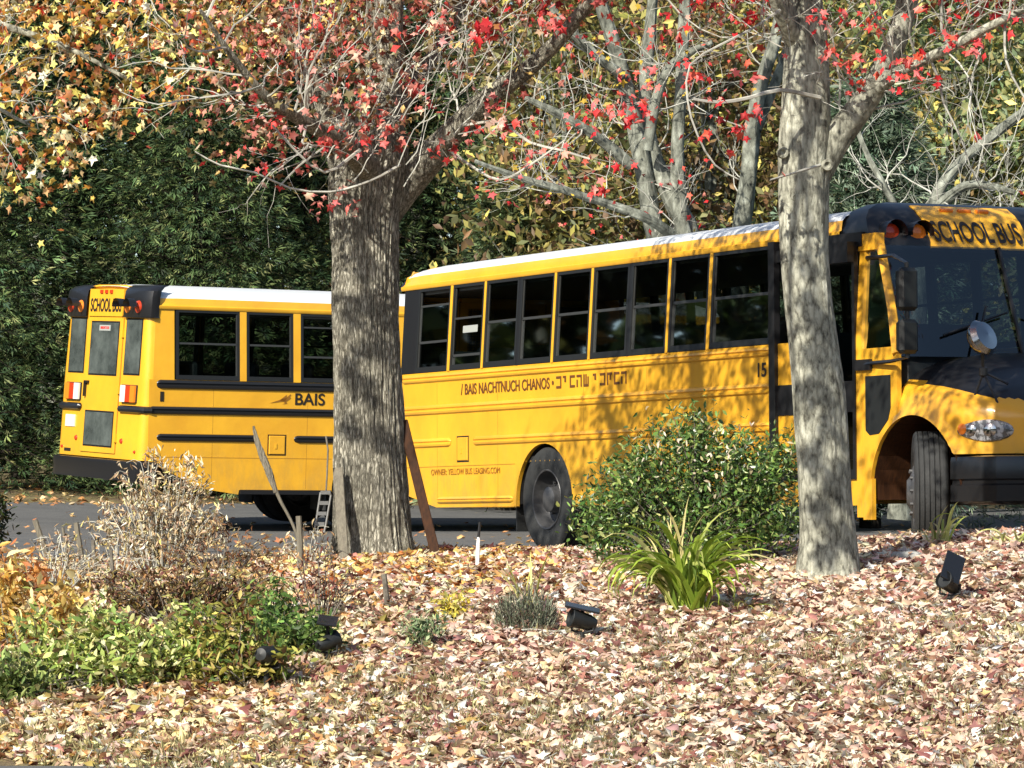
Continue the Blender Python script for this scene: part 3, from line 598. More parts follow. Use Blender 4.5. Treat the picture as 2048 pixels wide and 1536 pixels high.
    dq = B(); dq.lathe([(.21, 0), (.225, .015), (.24, 0), (.225, -.015), (.21, 0)], (-.55, 8.85, 1.62), (0, -.8, .6), 24); dq.tube([(-.55, 8.85, 1.62), (-.55, 9.0, 1.4)], .03, 6); dq.build('steering_wheel', M['plastic'], root)
    # front cap with lamp housings and sign
    cp = B(); us = list(np.linspace(-1, 1, 33)); vs = []
    for z in CAPZ:
        for k in us: u = k*cap_w(z); vs.append((u, cap_y(u, z), z))
    m = len(us); fs = [(j*m+i, j*m+i+1, (j+1)*m+i+1, (j+1)*m+i) for j in range(len(CAPZ)-1) for i in range(m-1)]
    cp.add(vs, fs, 0)
    for sx in (0, m-1):  # return to the sides
        vs2 = []
        for j, z in enumerate(CAPZ):
            v = vs[j*m+sx]; vs2 += [v, (v[0]*1.0, 8.48, z)]
        cp.add(vs2, [(2*j, 2*j+1, 2*j+3, 2*j+2) for j in range(len(CAPZ)-1)], 0)
    cp.add([(-.72, 8.5, 2.968), (.72, 8.5, 2.968), (.70, 8.50, 2.97), (-.70, 8.50, 2.97)], [(0, 1, 2, 3)], 0)
    capo = cp.build('front_cap', M['black'], root, smooth=True)
    def cap_patch(u0, u1, z0, z1, o, name, m_, parent, nu=10, nz=6):
        r = B(); vs = []
        for oo in (o, o-.02):
            for j in range(nz+1):
                for i in range(nu+1):
                    z = z0+(z1-z0)*j/nz; u = u0+(u1-u0)*i/nu; vs.append((u, cap_y(u, z)+oo, z+oo*.3))
        W = nu+1; K = W*(nz+1); fs = [(j*W+i, j*W+i+1, (j+1)*W+i+1, (j+1)*W+i) for j in range(nz) for i in range(nu)]
        fs += [(i, i+1, K+i+1, K+i) for i in range(nu)]+[(nz*W+i, nz*W+i+1, K+nz*W+i+1, K+nz*W+i) for i in range(nu)]+[(j*W, (j+1)*W, K+(j+1)*W, K+j*W) for j in range(nz)]+[(j*W+nu, (j+1)*W+nu, K+(j+1)*W+nu, K+j*W+nu) for j in range(nz)]
        r.add(vs, fs); return r.build(name, m_, parent, smooth=True)
    sgn = cap_patch(-.36, .62, 2.545, 2.925, .014, 'sign_panel', M['yellow'], root)
    tm = text_mesh('sign_lettering', 'SCHOOL BUS', .25, M['text'], sgn, Matrix.Identity(4), .64, .005, .001, width=.88)
    for v in tm.data.vertices:
        u = .14-v.co.x; z = 2.685+v.co.y; v.co = (u, cap_y(u, z)+.028+v.co.z, z)
    for u in (-.04, .14, .32):
        mk = B(); mk.tube([(u-.06, cap_y(u, 2.885)+.025, 2.885), (u+.06, cap_y(u, 2.885)+.025, 2.885)], .02, 8); mk.build('marker_light', M['amber'], root)
    for sx in (-1, 1):
        for uu, mm in ((.72, 'amber'), (.97, 'red')):
            yc = cap_y(uu, 2.68); o = B(); o.lathe([(.001, .03), (.05, .025), (.075, .012), (.085, -.03)], (sx*uu, yc+.005, 2.67), (0, 1, 0), 20); o.build('warning_lamp', M[mm], capo, smooth=True)
            v = B(); v.add([(sx*uu+r_*math.cos(t), yc+y, 2.67+r_*math.sin(t)) for y, r_ in ((-.05, .10), (.10, .108)) for t in np.linspace(-.2, math.pi+.2, 12)], [(i, i+1, 13+i, 12+i) for i in range(11)]); v.build('lamp_visor', M['black'], capo)
    # hood and fenders
    hd = B(); yl = list(np.arange(9.36, 10.68, .04))+[10.68]; tl = [i/40 for i in range(41)]; AC, AZ, AR = 9.64, .50, .63
    for sx in (1, -1):
        P = [[hood_sec(y, t) for t in tl] for y in yl]; vs = []; ins = []
        for j, y in enumerate(yl):
            for (u, z) in P[j]:
                dd = math.hypot(y-AC, (z-AZ)/1.0); inside = dd < AR and u > .9
                yy_, zz_ = y, z
                if inside and dd > 1e-6: k = AR/dd; yy_, zz_ = AC+(y-AC)*k, AZ+(z-AZ)*k
                flare = .025*max(0, 1-abs(dd-AR)/.09) if u > 1.0 else 0
                vs.append((sx*(u+(flare if not inside else .025)), yy_, zz_)); ins.append(inside)
        m = len(tl)
        for j in range(len(yl)-1):
            for i in range(m-1):
                ix = (j*m+i, j*m+i+1, (j+1)*m+i+1, (j+1)*m+i)
                if all(ins[k] for k in ix): continue
                zc = sum(vs[k][2] for k in ix)/4; uc = abs(sum(vs[k][0] for k in ix)/4); yc = yl[j]
                bz = np.interp(yc, [9.36, 9.9, 10.3, 10.68], [1.43, 1.36, 1.27, 1.20])
                hd.add([vs[k] for k in ix], [(0, 1, 2, 3)], 1 if zc > bz else 0)
    for sx in (1, -1):
        hd.add([(sx*hood_sec(10.68, t)[0], 10.68, hood_sec(10.68, t)[1]) for t in tl]+[(0, 10.68, .80)], [tuple(range(len(tl)+1))], 0)
    import bmesh
    hdo = hd.build('hood', [M['yellow'], M['black']], root, smooth=True)
    bmx = bmesh.new(); bmx.from_mesh(hdo.data); bmesh.ops.remove_doubles(bmx, verts=bmx.verts, dist=.0005); bmesh.ops.recalc_face_normals(bmx, faces=bmx.faces); bmx.to_mesh(hdo.data); bmx.free(); hdo.data.set_sharp_from_angle(angle=R(50))
    for sx in (1, -1):
        ii = arc(AC, AZ, AR+.01, -5, 185, 18); q_ = B(); q_.add([(sx*x, a, c_) for x in (1.19, .60) for a, c_ in ii], [(i, i+1, 19+i, 18+i) for i in range(17)])
        q_.add([(sx*.60, a, c_) for a, c_ in ii]+[(sx*.6, 9.1, .4)], [tuple(range(19))]); q_.build('wheel_well', M['plank'], root)
        # headlight following the fender corner
        hl = B(); vs = []; nn = 22
        def hs(y, z, o):
            wd_ = np.interp(y, HYs, [1.21, 1.21, 1.21, 1.205, 1.19, 1.16, 1.08, .97, .84, .70]); return (sx*(wd_+o*.55), y+o*.8, z)
        for o, sc in ((.004, 1.0), (.02, .93), (.026, .6), (.028, .0)):
            for k in range(nn):
                a = 2*math.pi*k/nn; y = 10.40+.19*sc*math.cos(a); z = .985+.085*sc*math.sin(a)*(1+.35*math.cos(a)) ; vs.append(hs(y, z, o))
        hl.add(vs, [(j*nn+k, j*nn+(k+1) % nn, (j+1)*nn+(k+1) % nn, (j+1)*nn+k) for j in range(3) for k in range(nn)])
        hlo = hl.build('headlight', M['headlens'], root, smooth=True)
        o = B(); 
        for y, r_ in ((10.34, .05), (10.46, .055)):
            c0 = Vector(hs(y, .99, .028)); o.lathe([(.001, .012), (r_*.6, .010), (r_, 0)], c0, (sx*.75, .65, 0), 16)
        o.build('reflector', M['chrome'], hlo, smooth=True)
        o = B(); c0 = Vector(hs(10.26, 1.0, .024)); o.lathe([(.001, .012), (.03, .008), (.045, 0)], c0, (sx*.95, .3, 0), 12); o.build('turn_signal', M['amber'], hlo, smooth=True)
    q_ = B(); q_.box((-.55, 10.68, .84), (.55, 10.72, 1.12)); 
    for k in range(6): q_.box((-.53, 10.72, .86+k*.042), (.53, 10.735, .875+k*.042))
    q_.build('grille', M['plastic'], root)
    fb = B(); pth = [(1.19, 10.14), (1.19, 10.45), (1.10, 10.66), (.85, 10.78), (.4, 10.86), (0, 10.88)]; pth = pth+[(-x, y) for x, y in pth[-2::-1]]
    sec = [(.08, .785), (.01, .775), (0, .74), (0, .60), (.02, .585), (.02, .56), (0, .545), (0, .42), (.02, .40), (.08, .39)]; m = len(sec); vs = []
    for i, (x, y) in enumerate(pth):
        a = Vector(pth[max(0, i-1)]); c_ = Vector(pth[min(len(pth)-1, i+1)]); t = (c_-a).normalized(); nrm_ = Vector((-t.y, t.x)); 
        if nrm_.dot(Vector((x, y-9.8))) < 0: nrm_ = -nrm_
        vs += [(x-nrm_.x*o, y-nrm_.y*o, z) for o, z in sec]
    fb.add(vs, [(j*m+i, j*m+i+1, (j+1)*m+i+1, (j+1)*m+i) for j in range(len(pth)-1) for i in range(m-1)]); fb.build('front_bumper', M['bumper'], root, smooth=True)
    # mirrors
    for sx in (1, -1):
        mm = B(); c0 = Vector((sx*1.02, 10.36, 1.73)); mm.lathe([(.001, .10), (.07, .09), (.12, .06), (.15, .01), (.152, -.01), (.12, -.05), (.001, -.07)], c0, (sx*.25, -.80, -.35), 24)
        mo = mm.build('cross_view_mirror', M['chrome2'], root, smooth=True)
        st_ = B(); st_.tube([c0+Vector((0, 0, -.10)), (sx*.99, 10.33, 1.46)], .014, 6); st_.lathe([(.001, -.05), (.035, -.03), (.035, .03), (.001, .05)], (sx*.99, 10.33, 1.46), (0, 0, 1), 10)
        for p in ((sx*1.08, 10.24, 1.12), (sx*.93, 10.52, 1.10), (sx*.80, 10.40, 1.36)): st_.tube([(sx*.99, 10.33, 1.46), p], .011, 6)
        st_.build('mirror_stand', M['black'], mo)
        mb = B(); x0 = sx*1.36; a, c_ = x0-.09, x0+.09
        mb.box((a, 9.74, 1.97), (c_, 9.84, 2.32), ch=.03); mb.box((a, 9.74, 1.62), (c_, 9.84, 1.90), ch=.03); mo = mb.build('side_mirror', M['plastic'], root)
        st_ = B(); st_.tube([(sx*1.22, 8.84, 1.565), (sx*1.25, 9.1, 1.575), (sx*1.28, 9.42, 1.575), (x0, 9.79, 1.59), (x0, 9.79, 2.36), (sx*1.30, 9.5, 2.44), (sx*1.17, 8.9, 2.46)], .018, 6); st_.box((min(sx*1.222, sx*1.25), 8.82, 1.52), (max(sx*1.222, sx*1.25), 9.05, 1.61))
        st_.build('mirror_arm', M['black'], mo)
        g_ = B(); g_.box((a+.02, 9.732, 2.0), (c_-.02, 9.739, 2.29)); g_.box((a+.02, 9.732, 1.65), (c_-.02, 9.739, 1.87)); g_.build('mirror_glass', M['chrome'], mo)
    # lettering
    for (s, y, z, size, wdt, mm, off) in texts[1]: text_mesh('side_lettering', s, size, M[mm], root, side_mw(y, z), 1, off, width=wdt, left=True)
    return root, wl
M['headlens'] = mat('headlight_lens', (.42, .42, .42), .12, spec=.8, col2=(.08, .08, .08), var=.05, vscale=22)
M['bumper'] = mat('glossy_black_bumper', (.012, .012, .013), .22, spec=.6)
M['chrome2'] = mat('convex_mirror', (.30, .30, .30), .18, metal=1)
# left bus, seen from its rear right corner
w1 = [(.46, 1.34), (1.43, 2.09), (2.19, 2.85)]
y = 2.93
while y < 7.3: w1.append((y, min(y+.66, 7.40))); y += .75
w1[-1] = (w1[-1][0], 7.40)
bus1, wl1 = make_bus(Vector((-5.20, 50.4, .243)), R(-59), R(3.2), 'left school bus seen from its rear corner, with black rub rails and an emergency door',
    M['black'], w1, {2: .13}, (), None, 1.88, [(.10, .80), (.55, .60), (.80, .47), (1.36, .395), (1.37, .45)],
    (1, [('BAIS', 2.12, 1.585, .205, .42, 'text', .003), ('1', .25, 1.585, .17, .05, 'text', .002)]), zoff=-.05)
# a small logo left of the lettering
lg = B()
for a, c_, e in (((-.20, -.05), (.02, -.02), (.06, .03)), ((-.06, -.01), (.04, .06), (.03, -.04)), ((.02, .0), (.09, .07), (.10, .05)), ((.0, -.05), (.08, .04), (.10, .02)), ((-.02, -.06), (.05, -.05), (.04, -.035))):
    lg.add([(1.2245, 1.96+p[0], 1.585+p[1]) for p in (a, c_, e)], [(0, 1, 2)])
lg.build('logo', M['text2'], bus1)
# right bus, front corner towards the camera
w2 = [(.49, 1.215)]+[(1.265+.73*k, 1.25+.73*(k+1)-.025) for k in range(7)]+[(6.385, 7.42)]
bus2, wl2 = make_bus(Vector((-.118, 41.968, -.10)), -2.6598, R(.37), 'right school bus with plain yellow rails, its front corner and black hood nearest the camera',
    M['yellow'], w2, {0: .14, 1: .30, 3: 0, 6: -.0}, (2, 5), None, 1.55, [(.10, .60), (.90, .45), (.95, .44)],
    (2, [('/ BAIS NACHTNUCH CHANOS \u2022', 1.52, 1.60, .150, 1.95, 'text3', .002), ('OWNER: YELLOW BUS LEASING.COM', .85, .79, .085, 1.5, 'text2', .0),
         ('15', 7.22, 1.58, .17, .14, 'text', .003)]))
lg = B()
y0 = 3.52
rl_ = random.Random(4)
for i in range(10):     # blocky second word group
    yy = y0+i*.135+(.05 if i > 4 else 0); z1 = 1.665; bx = lambda a, b, c, d: lg.box((1.222, yy+a, 1.665-d), (1.2255, yy+b, 1.665-c))
    k = [0, 3, 1, 4, 2, 3, 0, 5, 1, 4][i]
    if k in (0, 1, 4, 5): bx(0, .10, 0, .022)
    if k in (0, 2, 4): bx(.08, .10, .022, .115)
    if k in (1, 5): bx(.0, .022, .022, .115)
    if k in (0, 1): bx(.022 if k == 1 else 0, .10 if k == 1 else .078, .093, .115)
    if k == 2: bx(.0, .022, .0, .115); bx(.022, .08, .093, .115); bx(.04, .06, 0, .093)
    if k == 3: bx(.03, .06, 0, .06); bx(.0, .03, .0, .02)
    if k == 4: bx(.0, .022, .045, .115)
    if k == 5: bx(.05, .07, .022, .07)
lg.build('side_lettering', M['text3'], bus2)
def win_sticker(bus, wo, y0, y1, z0, z1):
    s = B(); s.add([(side_x(z)-.006, y, z) for y, z in ((y0, z0), (y1, z0), (y1, z1), (y0, z1))], [(0, 1, 2, 3)]); s.build('window_sticker', M['sticker'], wo)
win_sticker(bus2, wl2[1], 1.50, 1.82, 2.17, 2.24)
# ------------------------------------------------------------------ trees
def spline(pts, step):
    P = [Vector(p) for p in pts]; P = [P[0]*2-P[1]]+P+[P[-1]*2-P[-2]]; out = []
    for i in range(1, len(P)-2):
        n = max(2, int((P[i+1]-P[i]).length/step))
        for k in range(n):
            t = k/n; a, b, c, d = P[i-1], P[i], P[i+1], P[i+2]
            out.append(.5*((2*b)+(c-a)*t+(2*a-5*b+4*c-d)*t*t+(3*b-a-3*c+d)*t**3))
    out.append(P[-2]); return out
def tpath(lst, D, dd=None):
    "(px, py, full width px[, depth shift]) -> points, radii"
    pts, rad = [], []
    for e in lst:
        d = D+(e[3] if len(e) > 3 else 0); pts.append(Vector(at(e[0], e[1], d))); rad.append(e[2]/2/F_PX*d)
    return pts, rad
def bark_tube(bm, pts, rad, n, step, amp, fu, fz, seed, rough=1.0):
    P = spline(pts, step); ln = [0]
    L = [0]
    for i in range(1, len(pts)): L.append(L[-1]+(pts[i]-pts[i-1]).length)
    for i in range(1, len(P)): ln.append(ln[-1]+(P[i]-P[i-1]).length)
    sc = L[-1]/ln[-1]; vs = []; m = len(P); u = (P[1]-P[0]).orthogonal().normalized()
    for i, p in enumerate(P):
        t = (P[min(i+1, m-1)]-P[max(i-1, 0)]).normalized(); u = (u-t*u.dot(t)).normalized(); b = t.cross(u); r = float(np.interp(ln[i]*sc, L, rad))
        for k in range(n):
            a = 2*math.pi*k/n; ca, sa = math.cos(a), math.sin(a)
            q = Vector((ca*fu, sa*fu, ln[i]*fz+seed)); v = 1-abs(noise.noise(q))*2.2; v2 = noise.noise(Vector((ca*fu*2.3, sa*fu*2.3, ln[i]*fz*2.6+seed)))
            lump = noise.noise(Vector((ca*1.2, sa*1.2, ln[i]*1.3+seed)))*.06*r*rough
            vs.append(p+(u*ca+b*sa)*(r+amp*(v*.9+v2*.5)-amp*.5+lump))
    bm.add(vs, [(i*n+k, i*n+(k+1) % n, (i+1)*n+(k+1) % n, (i+1)*n+k) for i in range(m-1) for k in range(n)]+[tuple((m-1)*n+k for k in range(n))])
    return P
def grow(bm, start, dirv, length, r0, wander=.25, lift=.0, seg=5, sides=4):
    p = Vector(start); d = Vector(dirv).normalized(); pts = [p.copy()]; rad = [r0]
    for i in range(seg):
        d = (d+Vector((random.gauss(0, wander), random.gauss(0, wander), random.gauss(0, wander)+lift))).normalized(); p = p+d*length/seg
        pts.append(p.copy()); rad.append(max(r0*(1-(i+1)/seg*.75), .0012))
    bm.tube(pts, rad, sides, cap=False); return pts
def twiggery(bm, path, n2, l2, r2, n3, l3, tips, side=None, lift=.05, wander=.22, t0=.15):
    "side branches along a path, twigs on those, tip points collected"
    for _ in range(n2):
        i = random.randint(int(len(path)*t0), len(path)-2); b = path[i]; ax = (path[i+1]-path[i]).normalized()
        d = Vector((random.gauss(0, 1), random.gauss(0, 1), random.gauss(.3, .8))); d = (d-ax*d.dot(ax)*.6).normalized()
        if side is not None: d = (d+Vector(side)).normalized()
        q = grow(bm, b, d+ax*.5, l2*random.uniform(.5, 1.2), r2*random.uniform(.6, 1.1), wander, lift, 7, 5)
        for _ in range(n3):
            j = random.randint(1, 6); dd = Vector((random.gauss(0, 1), random.gauss(0, 1), random.gauss(.1, .8))).normalized()
            tq = grow(bm, q[j], (q[j+1 if j < 7 else j]-q[j-1]).normalized()*.8+dd*.7, l3*random.uniform(.4, 1.2), .0042*random.uniform(.6, 1.2), .28, lift*.5, 5, 3)
            tips += [tq[-1], tq[-2], tq[2]]
        tips.append(q[-1])
PALE = 1
def tips_leaves(name, tips, n, spread, size, cols, wts, parent, m, tm=STAR, tt=STAR_T, drop=.06, filt=None, curl=(-1.5, 3), k=.85, asp=None):
    T = np.array([tuple(t) for t in tips])
    if filt is not None: T = T[filt(T)]
    P = T[rng.integers(0, len(T), n)]+rng.normal(size=(n, 3))*spread; P[:, 2] -= rng.random(n)*drop
    nr = rnd(n); nr[:, 1] -= .6; nr[:, 0] -= .4; nr[:, 2] += .4; up = rnd(n)*.6; up[:, 2] -= .8
    return leafmesh(name, P, nr, rng.uniform(size[0], size[1], n), palette(cols, wts, n, k), tm, tt, m, parent, curl=rng.uniform(curl[0], curl[1], n), updir=up, asp=asp)
# --- big oak-barked maple left of centre
D1 = 31.0
base1 = at(742, 1112, D1); t1 = empty('maple_tree', Vector((base1[0], D1, base1[2])), 'broad furrowed trunk left of centre, between the two buses, under red leaves and pale twigs', 'tree')
off1 = Vector(t1.location)
def loc_(pts, off): return [p-off for p in pts]
tb = B()
P_, R_ = tpath([(744, 1150, 225), (743, 1112, 182), (744, 1070, 160), (742, 1000, 150), (740, 900, 141), (736, 780, 132), (732, 640, 130), (730, 520, 132), (728, 440, 138), (732, 380, 150), (745, 310, 146), (752, 240, 110)], D1)
Pt = bark_tube(tb, loc_(P_, off1), R_, 170, .018, .020, 10, 1.5, 3.1)
limbs1 = []
for pts, n in (([(728, 400, 100), (700, 330, 84), (670, 250, 70, .2), (640, 180, 60, .3), (600, 90, 50, .4), (560, 0, 44, .5), (500, -160, 36, .8), (440, -330, 22, 1)], 30),
            ([(752, 330, 110), (755, 230, 92, .1), (762, 120, 80, .2), (770, 0, 72, .3), (775, -180, 52, .4), (760, -400, 26, .5)], 36),
            ([(765, 420, 84, .1), (810, 370, 72, .1), (865, 310, 60, 0), (920, 250, 50, -.1), (985, 190, 42, -.2), (1060, 135, 34, -.3), (1150, 40, 28, -.4), (1260, -120, 20, -.5), (1330, -300, 12, -.6)], 26),
            ([(745, 350, 60, -.15), (690, 290, 40, -.6), (620, 250, 28, -1.0), (540, 200, 20, -1.4), (470, 120, 13, -1.7), (400, 20, 8, -2)], 12),
            ([(760, 300, 50, .3), (820, 180, 34, .8), (900, 60, 24, 1.3), (980, -100, 16, 1.8)], 12)):
    p, r = tpath(pts, D1); limbs1.append(bark_tube(tb, loc_(p, off1), r, n, .04, .006, 6, 1.5, len(limbs1)*3.3))
tr = tb.build('trunk', M['bark1'], t1, smooth=True)
tw = B(); tips = []
for i, L in enumerate(limbs1):
    twiggery(tw, L, 17, 1.1, .012, 5, .55, tips, t0=.12, lift=.06)
# long pale arching twigs sweeping up to the right in front of the limbs and one low swag to the left
for (a, d, l) in ((( 640, 1200), (1,0,0), 1),) * 0: pass
for k in range(56):
    x = random.uniform(560, 1000); y = random.uniform(60, 380) if x < 820 else random.uniform(20, 290); s = Vector(at(x, y, D1-random.uniform(.2, 1.6)))-off1
    q = grow(tw, s, Vector((random.uniform(.3, 1.0), random.uniform(-.5, .1), random.uniform(.35, 1.1))), random.uniform(.6, 1.4), .0055, .20, .06, 10, 4); tips += [q[-1], q[-3]]
for pth in ([(800, 330, 7, -1), (740, 362, 6, -1.2), (660, 384, 6, -1.3), (580, 376, 5, -1.3), (510, 345, 4, -1.3), (440, 330, 4, -1.3), (390, 303, 3, -1.3)], [(720, 300, 8, -1), (650, 345, 6, -1.2), (590, 300, 5, -1.3), (545, 250, 4, -1.3)], [(560, 372, 4, -1.3), (600, 330, 4, -1.3), (655, 290, 4, -1.3)],
            [(930, 250, 8, -.3), (1000, 245, 6, -.6), (1060, 285, 6, -.8), (1120, 300, 5, -.9), (1180, 318, 4, -1.0)], [(900, 300, 8, -.3), (940, 330, 6, -.6), (1000, 360, 5, -.8), (1060, 330, 4, -.9), (1130, 280, 3, -1.0)]):
    p, r = tpath(pth, D1); q = spline(loc_(p, off1), .1); tw.tube(q, list(np.interp(np.linspace(0, 1, len(q)), np.linspace(0, 1, len(r)), r)), 5, cap=False); tips += q[4::3]
tw.build('twigs', M['twig'], t1, smooth=True)
ox, oy, oz = off1
def pxs(T): return 1024+(T[:, 0]+ox)/(T[:, 1]+oy)*F_PX, HY-(T[:, 2]+oz)/(T[:, 1]+oy)*F_PX
def f_red(T):
    X, Y = pxs(T); return (X > 470) & (X < 1350)
mask_l = []
for _ in range(900):      # leafy masses low in the crown
    x, y = random.uniform(380, 1000), random.uniform(-60, 330)
    if random.random() < 1-max(0, (y-60))/330 and random.random() < np.interp(x, [380, 520, 700, 820, 1000], [.7, 1, .7, .3, .15]): mask_l.append(Vector(at(x, y, D1+random.uniform(-1.6, 1.0)))-off1)
over = [Vector((random.gauss(1.1, 1.2), random.uniform(-1.6, 2.4), random.uniform(4.4, 6.8))) for _ in range(230)]
red_l = [mask_l[i] for i in range(0, 900 if len(mask_l) > 900 else len(mask_l), 6)]
rc = [(600, 100), (730, 190), (760, 220), (840, 180), (720, 265), (780, 250), (940, 250), (910, 290), (990, 210), (1000, 240), (550, 240), (560, 265), (660, 260), (690, 275), (470, 150), (700, 385), (630, 385), (540, 335), (700, 90), (1090, 45), (1110, 20), (640, 30), (780, 60), (1120, 300), (880, 40), (530, 95)]
for (x, y) in rc:
    c0 = Vector(at(x, y, D1-random.uniform(.6, 1.5)))-off1; red_l += [c0+Vector((random.gauss(0, .05), random.gauss(0, .08), random.gauss(0, .045))) for _ in range(9)]
tips_leaves('red_leaves', red_l+[t for t in tips if random.random() < .04], 480, .04, (.032, .062), [(226, 84, 78), (240, 124, 118), (200, 58, 58), (144, 46, 44), (236, 156, 142), (232, 196, 176)], [17, 20, 9, 9, 18, 18], t1, M['leaf'], filt=f_red)
tips_leaves('muted_leaves', mask_l, 2300, .11, (.026, .060), [(214, 150, 130), (150, 80, 66), (190, 110, 96), (110, 80, 56), (230, 196, 120), (90, 76, 46), (130, 120, 80), (200, 70, 70), (236, 220, 180)], [12, 12, 9, 16, 9, 16, 14, 3, 7], t1, M['leaf'])
tips_leaves('upper_leaves', over, 5000, .14, (.035, .065), [(180, 70, 60), (150, 80, 50), (200, 120, 80), (110, 90, 50)], [3, 3, 2, 3], t1, M['leaf'])
tips_leaves('faded_leaves', tips, 700, .09, (.028, .055), [(214, 160, 150), (150, 70, 60), (200, 120, 110), (120, 80, 60), (236, 200, 120), (90, 70, 50), (160, 150, 120)], [16, 16, 12, 14, 8, 12, 10], t1, M['leaf'], filt=lambda T: pxs(T)[1] < 330)
# --- leaning grey maple right of centre
D2 = 29.0
b2 = gp(1655, 1150); t2 = empty('maple_tree', b2, 'pale mottled trunk before the right bus door, forking right above the roof', 'tree'); off2 = Vector(t2.location); D2 = b2.y
tb = B()
P_, R_ = tpath([(1657, 1180, 150), (1656, 1140, 126), (1656, 1080, 112), (1650, 980, 108), (1642, 860, 104), (1630, 720, 100), (1618, 600, 98), (1608, 480, 100), (1606, 380, 102), (1610, 290, 106), (1612, 200, 96), (1612, 100, 88), (1606, 0, 80), (1600, -160, 64), (1580, -360, 40), (1570, -560, 18)], D2)
L0 = bark_tube(tb, loc_(P_, off2), R_, 110, .02, .006, 5, 1.6, 9.7, 1.6)
limbs2 = [L0[len(L0)//2:]]
for pts, n in (([(1628, 360, 60, 0), (1668, 285, 62, 0), (1705, 235, 56, -.05), (1745, 180, 50, -.1), (1775, 120, 46, -.15), (1800, 60, 44, -.2), (1815, 0, 42, -.25), (1850, -150, 32, -.4), (1900, -340, 18, -.5)], 30),
            ([(1740, 190, 34, -.1), (1790, 150, 26, -.25), (1850, 120, 24, -.4), (1920, 85, 20, -.6), (1985, 50, 17, -.8), (2060, 10, 14, -1.0), (2200, -90, 8, -1.3)], 14),
            ([(1600, 100, 40, 0), (1560, 20, 30, -.3), (1520, -80, 24, -.6), (1440, -220, 16, -1), (1350, -330, 8, -1.4)], 14),
            ([(1604, -60, 36, .2), (1520, -160, 26, .8), (1420, -260, 20, 1.4), (1300, -360, 12, 2.0)], 12), ([(1606, -100, 30, -.2), (1660, -240, 22, -1.2), (1700, -360, 14, -2.0)], 12)):
    p, r = tpath(pts, D2); limbs2.append(bark_tube(tb, loc_(p, off2), r, n, .04, .004, 5, 1.5, len(limbs2)*5.3))
for kx, ky, kr in ((1566, 305, .03), (1590, 395, .02), (1655, 330, .03), (1640, 1085, .035)):   # knots
    c0 = Vector(at(kx, ky, D2-.155))-off2; tb.lathe([(kr*1.5, -.02), (kr*1.3, .012), (kr*.8, .016), (kr*.5, .0), (.001, -.01)], c0, (0, -1, 0), 14)
tb.build('trunk', M['bark2'], t2, smooth=True)
tw = B(); tips2 = []
for L in limbs2: twiggery(tw, L, 24, 1.0, .010, 6, .5, tips2, t0=.1, lift=.03)
for pth in ([(1640, 195, 9, -.3), (1560, 180, 9, -.5), (1500, 195, 8, -.6), (1440, 205, 8, -.7), (1385, 198, 6, -.8)], [(1560, 20, 6, -.4), (1500, 60, 5, -.6), (1440, 90, 5, -.7), (1380, 130, 4, -.8), (1375, 200, 4, -.8), (1395, 270, 4, -.8), (1430, 330, 4, -.8), (1480, 360, 3, -.8)],
            [(1720, 180, 6, -.3), (1680, 130, 5, -.5), (1650, 100, 4, -.6)], [(2010, 20, 7, -.8), (2012, 120, 6, -.8), (2040, 180, 5, -.8), (2070, 230, 4, -.8)], [(1640, 330, 7, -.3), (1590, 345, 6, -.6), (1540, 360, 4, -.8)]):
    p, r = tpath(pth, D2); q = spline(loc_(p, off2), .1); tw.tube(q, list(np.interp(np.linspace(0, 1, len(q)), np.linspace(0, 1, len(r)), r)), 5, cap=False); tips2 += q[4::3]
for (xa, ya, xb, yb, w_) in ((1585, 880, 1720, 1020, .022), (1570, 640, 1690, 700, .016), (1600, 1000, 1720, 1100, .014)):  # unseen tubes added in the sun's path to throw branch shadows on the trunk
    a, b = Vector(at(xa, ya, D2-.2))+sdir*5.8-off2, Vector(at(xb, yb, D2-.2))+sdir*6.1-off2; tw.tube([a+(a-b)*.3, a, a.lerp(b, .5)+Vector((0, 0, .03)), b, b+(b-a)*.4], [w_*.5, w_, w_, w_, w_*.6], 6)
for pth in ([(-.05, .0, 3.9), (-.9, -1.5, 4.5), (-1.9, -3.2, 4.9), (-2.7, -4.7, 4.8)], [(-1.2, -2.1, 4.65), (-2.1, -3.3, 4.35), (-2.6, -4.2, 4.0)], [(-1.0, -1.7, 4.6), (-1.6, -3.4, 5.4), (-2.3, -4.6, 5.9)]):  # out-of-view limbs added towards the sun for more trunk dapples
    q = spline([Vector(v)+Vector((0, 0, .25)) for v in pth], .12); tw.tube(q, list(np.linspace(.04, .012, len(q))), 6, cap=False); twiggery(tw, q, 7, .7, .010, 4, .4, [], t0=.3, lift=-.02)
tw.build('twigs', M['twig'], t2, smooth=True)
ox, oy, oz = off2
RED = [(232, 72, 72), (246, 122, 118), (214, 50, 56), (150, 40, 40), (240, 150, 136), (236, 104, 80)]

cl = [(1180, 240), (1370, 150), (1480, 150), (1280, 225), (1240, 200), (1420, 270), (1240, 340), (1200, 400), (1280, 235), (1760, 120), (1740, 40), (1690, 30), (1800, 130), (1720, 170), (1780, 160), (1830, 130), (1960, 80), (1500, 240), (1440, 180), (1910, 90), (1650, 90), (1640, 30), (1330, 60), (1300, 180), (1700, 110), (1470, 260)]
tt_ = []
for (x, y) in cl:
    c0 = Vector(at(x, y, D2-random.uniform(.3, 1.2)))-off2; tt_ += [c0+Vector((random.gauss(0, .05), random.gauss(0, .08), random.gauss(0, .045))) for _ in range(5)]
tips_leaves('red_leaves', tt_*4+[t for t in tips2 if random.random() < .2], 520, .035, (.030, .062), RED, [24, 22, 16, 6, 10, 14], t2, M['leaf'], drop=.02)
over = [Vector((random.gauss(.2, 1.6), random.uniform(-1.3, 2.6), random.uniform(4.4, 6.8))) for _ in range(300)]
